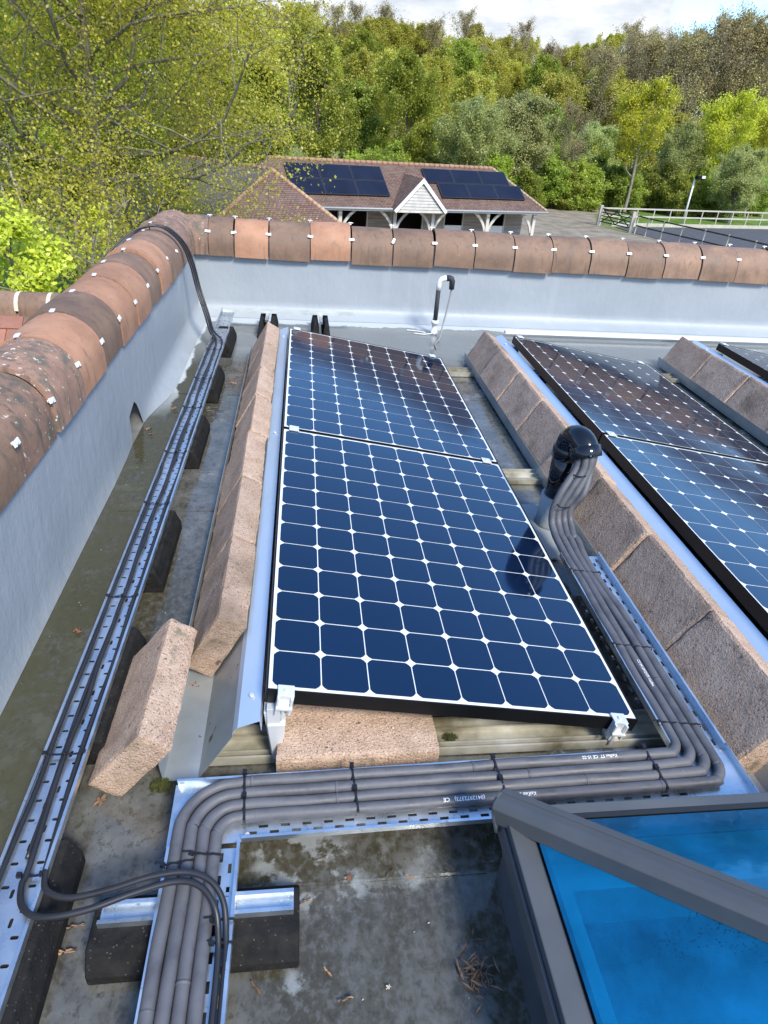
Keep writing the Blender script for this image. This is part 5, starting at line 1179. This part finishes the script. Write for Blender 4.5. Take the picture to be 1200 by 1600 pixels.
# middle belt of single trees
belt = [('fresh', 492, 66, 1.12, 'tall fresh green rounded tree above the left end of the stable ridge'), ('dark', 440, 60, .95, 'dark green tree behind the big oak crown, left of the stable'), ('dark', 575, 70, .92, 'dark grey-green tree between the tall fresh tree and the lime-tipped one'),
        ('fresh', 655, 66, 1.02, 'lime-tipped slender tree rising above the stable ridge'), ('oak', 615, 74, 1.05, 'olive tree behind the lime-tipped one'), ('silver', 745, 62, .92, 'silvery willow-like tree right of the lime-tipped one, behind the stable'), ('silver', 820, 64, 1.0, 'broad pale silvery tree above the right end of the stable'),
        ('oak', 735, 76, .95, 'olive tree behind the left silvery willow'), ('bare', 905, 64, .55, 'grey leafless tree beside the broad silvery one'), ('gold', 1010, 62, 1.02, 'slim golden oak standing above the arena gate'), ('silver', 940, 72, .8, 'small silvery tree left of the slim golden oak'),
        ('dark', 870, 74, .8, 'dark tree behind the gap between silvery and golden trees'), ('silver', 1090, 66, .86, 'grey-green spreading tree behind the lighting pole'), ('gold', 1150, 64, 1.0, 'golden-topped oak near the right frame edge'), ('gold', 1215, 66, .98, 'golden-leaved tree at the right frame edge'), ('silver', 1190, 60, .7, 'low grey-green tree under the golden ones at the right edge'),
        ('oak', 1060, 78, .8, 'olive tree filling behind the lighting pole')]
for k, x, Y, s, lb in belt: put(k, atx(x, Y), Y, s, tr_.uniform(0, 6.28), lb, 'trees in the belt behind the stable', sxy=s*tr_.uniform(.85, 1.0))
# hedge at their feet
for i in range(30):
    x = 560+i*23+tr_.uniform(-8, 8); Y = 61+tr_.uniform(-1.5, 4)+max(0, (x-850)*.014)
    put('shrub' if tr_.random() < .55 else 'shrub_dark', atx(x, Y), Y, tr_.uniform(.75, 1.25), tr_.uniform(0, 6.28), 'bushy green hedge shrub below the tree belt, '+sector(x), 'hedge shrubs below the trees', sxy=tr_.uniform(.9, 1.3))
# hillside wood
for i in range(26):
    x = 430+i*32+tr_.uniform(-12, 12); Y = 112+tr_.uniform(-8, 8); 
    if x > 1010: continue
    put(['oak', 'fresh', 'oak', 'gold'][i % 4] if x < 900 else 'oak', atx(x, Y), Y, tr_.uniform(1.0, 1.25), tr_.uniform(0, 6.28), 'olive-green tree in the hillside wood, '+sector(x), 'leafing trees of the hillside wood')
for i in range(62):
    x = 440+i*13+tr_.uniform(-7, 7); Y = 132+tr_.uniform(-9, 9)+(8 if i % 2 else 0)
    sk_ = tr_.uniform(.85, 1.1)*(1.0 if x > 900 else .85); ok_ = x < 930 and i % 3 != 0
    put('oak' if ok_ else 'bare', atx(x, Y), Y, sk_*(1.22 if ok_ else 1), tr_.uniform(0, 6.28), ('olive-leafed tree on the skyline, ' if ok_ else 'slender brown barely-leafed tree on the skyline, ')+sector(x), 'trees of the skyline wood')
for i in range(30):
    x = 930+i*11+tr_.uniform(-5, 5); Y = 114+tr_.uniform(-8, 8)
    put('bare', atx(x, Y), Y, tr_.uniform(.95, 1.15)+max(0, min(.34, (x-1010)*.004)), tr_.uniform(0, 6.28), 'slender brown barely-leafed tree on the skyline, '+sector(x), 'trees of the skyline wood')
# left background
for k, x, Y, s, lb in [('dark', -40, 44, 1.1, 'dark green tree cut by the left frame edge'), ('fresh', 30, 50, 1.25, 'fresh green tree behind the birches at the far left'), ('fresh', 105, 42, 1.0, 'green leafy tree between birch and big oak'), ('dark', 75, 56, 1.2, 'dark tree deep in the left background'), ('oak', 150, 50, 1.3, 'olive tree behind the left side of the big oak crown'),
                       ('dark', 250, 46, .9, 'dark tree seen through the middle of the big oak'), ('fresh', 330, 48, 1.0, 'green tree seen through the right of the big oak'), ('oak', 250, 58, 1.3, 'tall olive tree behind the middle of the big oak'), ('oak', 370, 60, 1.2, 'tall olive tree behind the right of the big oak'), ('dark', 400, 52, .8, 'dark tree beyond the outbuilding roof')]:
    put(k, atx(x, Y), Y, s, tr_.uniform(0, 6.28), lb, 'trees in the left background')
for i in range(16):
    x = -30+i*27+tr_.uniform(-8, 8); Y = 46+tr_.uniform(-1, 5); put('shrub' if i % 2 else 'shrub_dark', atx(x, Y), Y, tr_.uniform(.6, 1.0), tr_.uniform(0, 6.28), 'green shrub in the undergrowth line behind the big oak', 'undergrowth shrubs at the left')
# birches
BI = make_tree('birch_tree', 31, 10, .075, 16, 5, .12, L_fresh, M_birch, spread=.22, clear=.35, sub=(5, 4), sides=(8,4,3))
p = px(40, 305, 1, 36); BI.location = (p.x, 36, gz(p.x, 36)-.3); BI.scale = (1, 1, 1.15); tag(BI, 'white-stemmed birch leaning at the far left', 'tree', 'birches at the left'); BI.rotation_euler = (0, rad(-3), 1)
B2 = copy_tree(BI); p = px(12, 300, 1, 34); B2.location = (p.x, 34, gz(p.x, 34)-.3); B2.rotation_euler = (rad(3), rad(4), 3); tag(B2, 'second thinner birch at the left frame edge', 'tree', 'birches at the left')
# the big oak
BO = empty('oak_tree', (0,0,0)); wd, tips = tree_mesh(41, 13.5, .28, 46, 0, .1, spread=.47, clear=.17, up=.42, sub=(9, 7), crown_pow=.45, twig_r=.008, wig=.24, sides=(12,6,4), lean=(.03, 0))
wd.build('trunk', M_bark, BO, fix=False); leaf_obj('crown', tips, 34, .078, L_oak, BO, 41, sig=1.05, keep=.74)
p = px(173, 400, 1, 20); BO.location = (p.x, 20, G-.2); BO.rotation_euler = (0, 0, .6); tag(BO, 'big spreading oak with grey trunk and sparse yellow-green leaves at the left', 'tree')
B3 = make_tree('oak_tree', 43, 10, .15, 26, 20, .08, L_oak, M_bark, keep=.75, spread=.50, clear=.18, up=.35, lean=(.12, -.03), sub=(7, 5), sides=(10,5,3)); p = px(200, 400, 1, 21.5); B3.location = (p.x, 21.5, G-.2); tag(B3, 'thinner second trunk close behind the big oak', 'tree')
B4 = make_tree('sapling', 44, 5.2, .05, 14, 3, .07, L_oak, M_bark, spread=.22, clear=.35, sub=(4, 3), sides=(8,4,3)); p = px(122, 435, 1, 13); B4.location = (p.x, 13, G); B4.scale = (1, 1, 1.1); tag(B4, 'thin nearly bare sapling between the lime bush and the big oak', 'tree')
# lime bush in front at the left
BB = make_tree('lime_bush', 45, 6.3, .10, 26, 13, .085, L_bright, M_bark, spread=.26, clear=.1, sub=(6, 5), crown_pow=.45); p = px(5, 400, 1, 8.5); BB.location = (p.x-.62, 8.5, G-.2); tag(BB, 'bright lime-leaved bush at the left edge above the wing roof', 'bush')
# olive scrub under the big tree
for i, (x, Y) in enumerate([(60, 24), (95, 27), (140, 30)]):
    o = copy_tree(B4); q = px(x, 380, 1, Y); o.location = (q.x, Y, gz(q.x, Y)); o.rotation_euler = (0, 0, i*2.1); o.scale = (1.1, 1.1, .8+.1*i); tag(o, ['thin brushy sapling left of the big oak, nearest the lime bush', 'thin brushy sapling midway between the lime bush and big oak', 'thin brushy sapling just left of the big oak trunk'][i], 'tree')
b = MB();
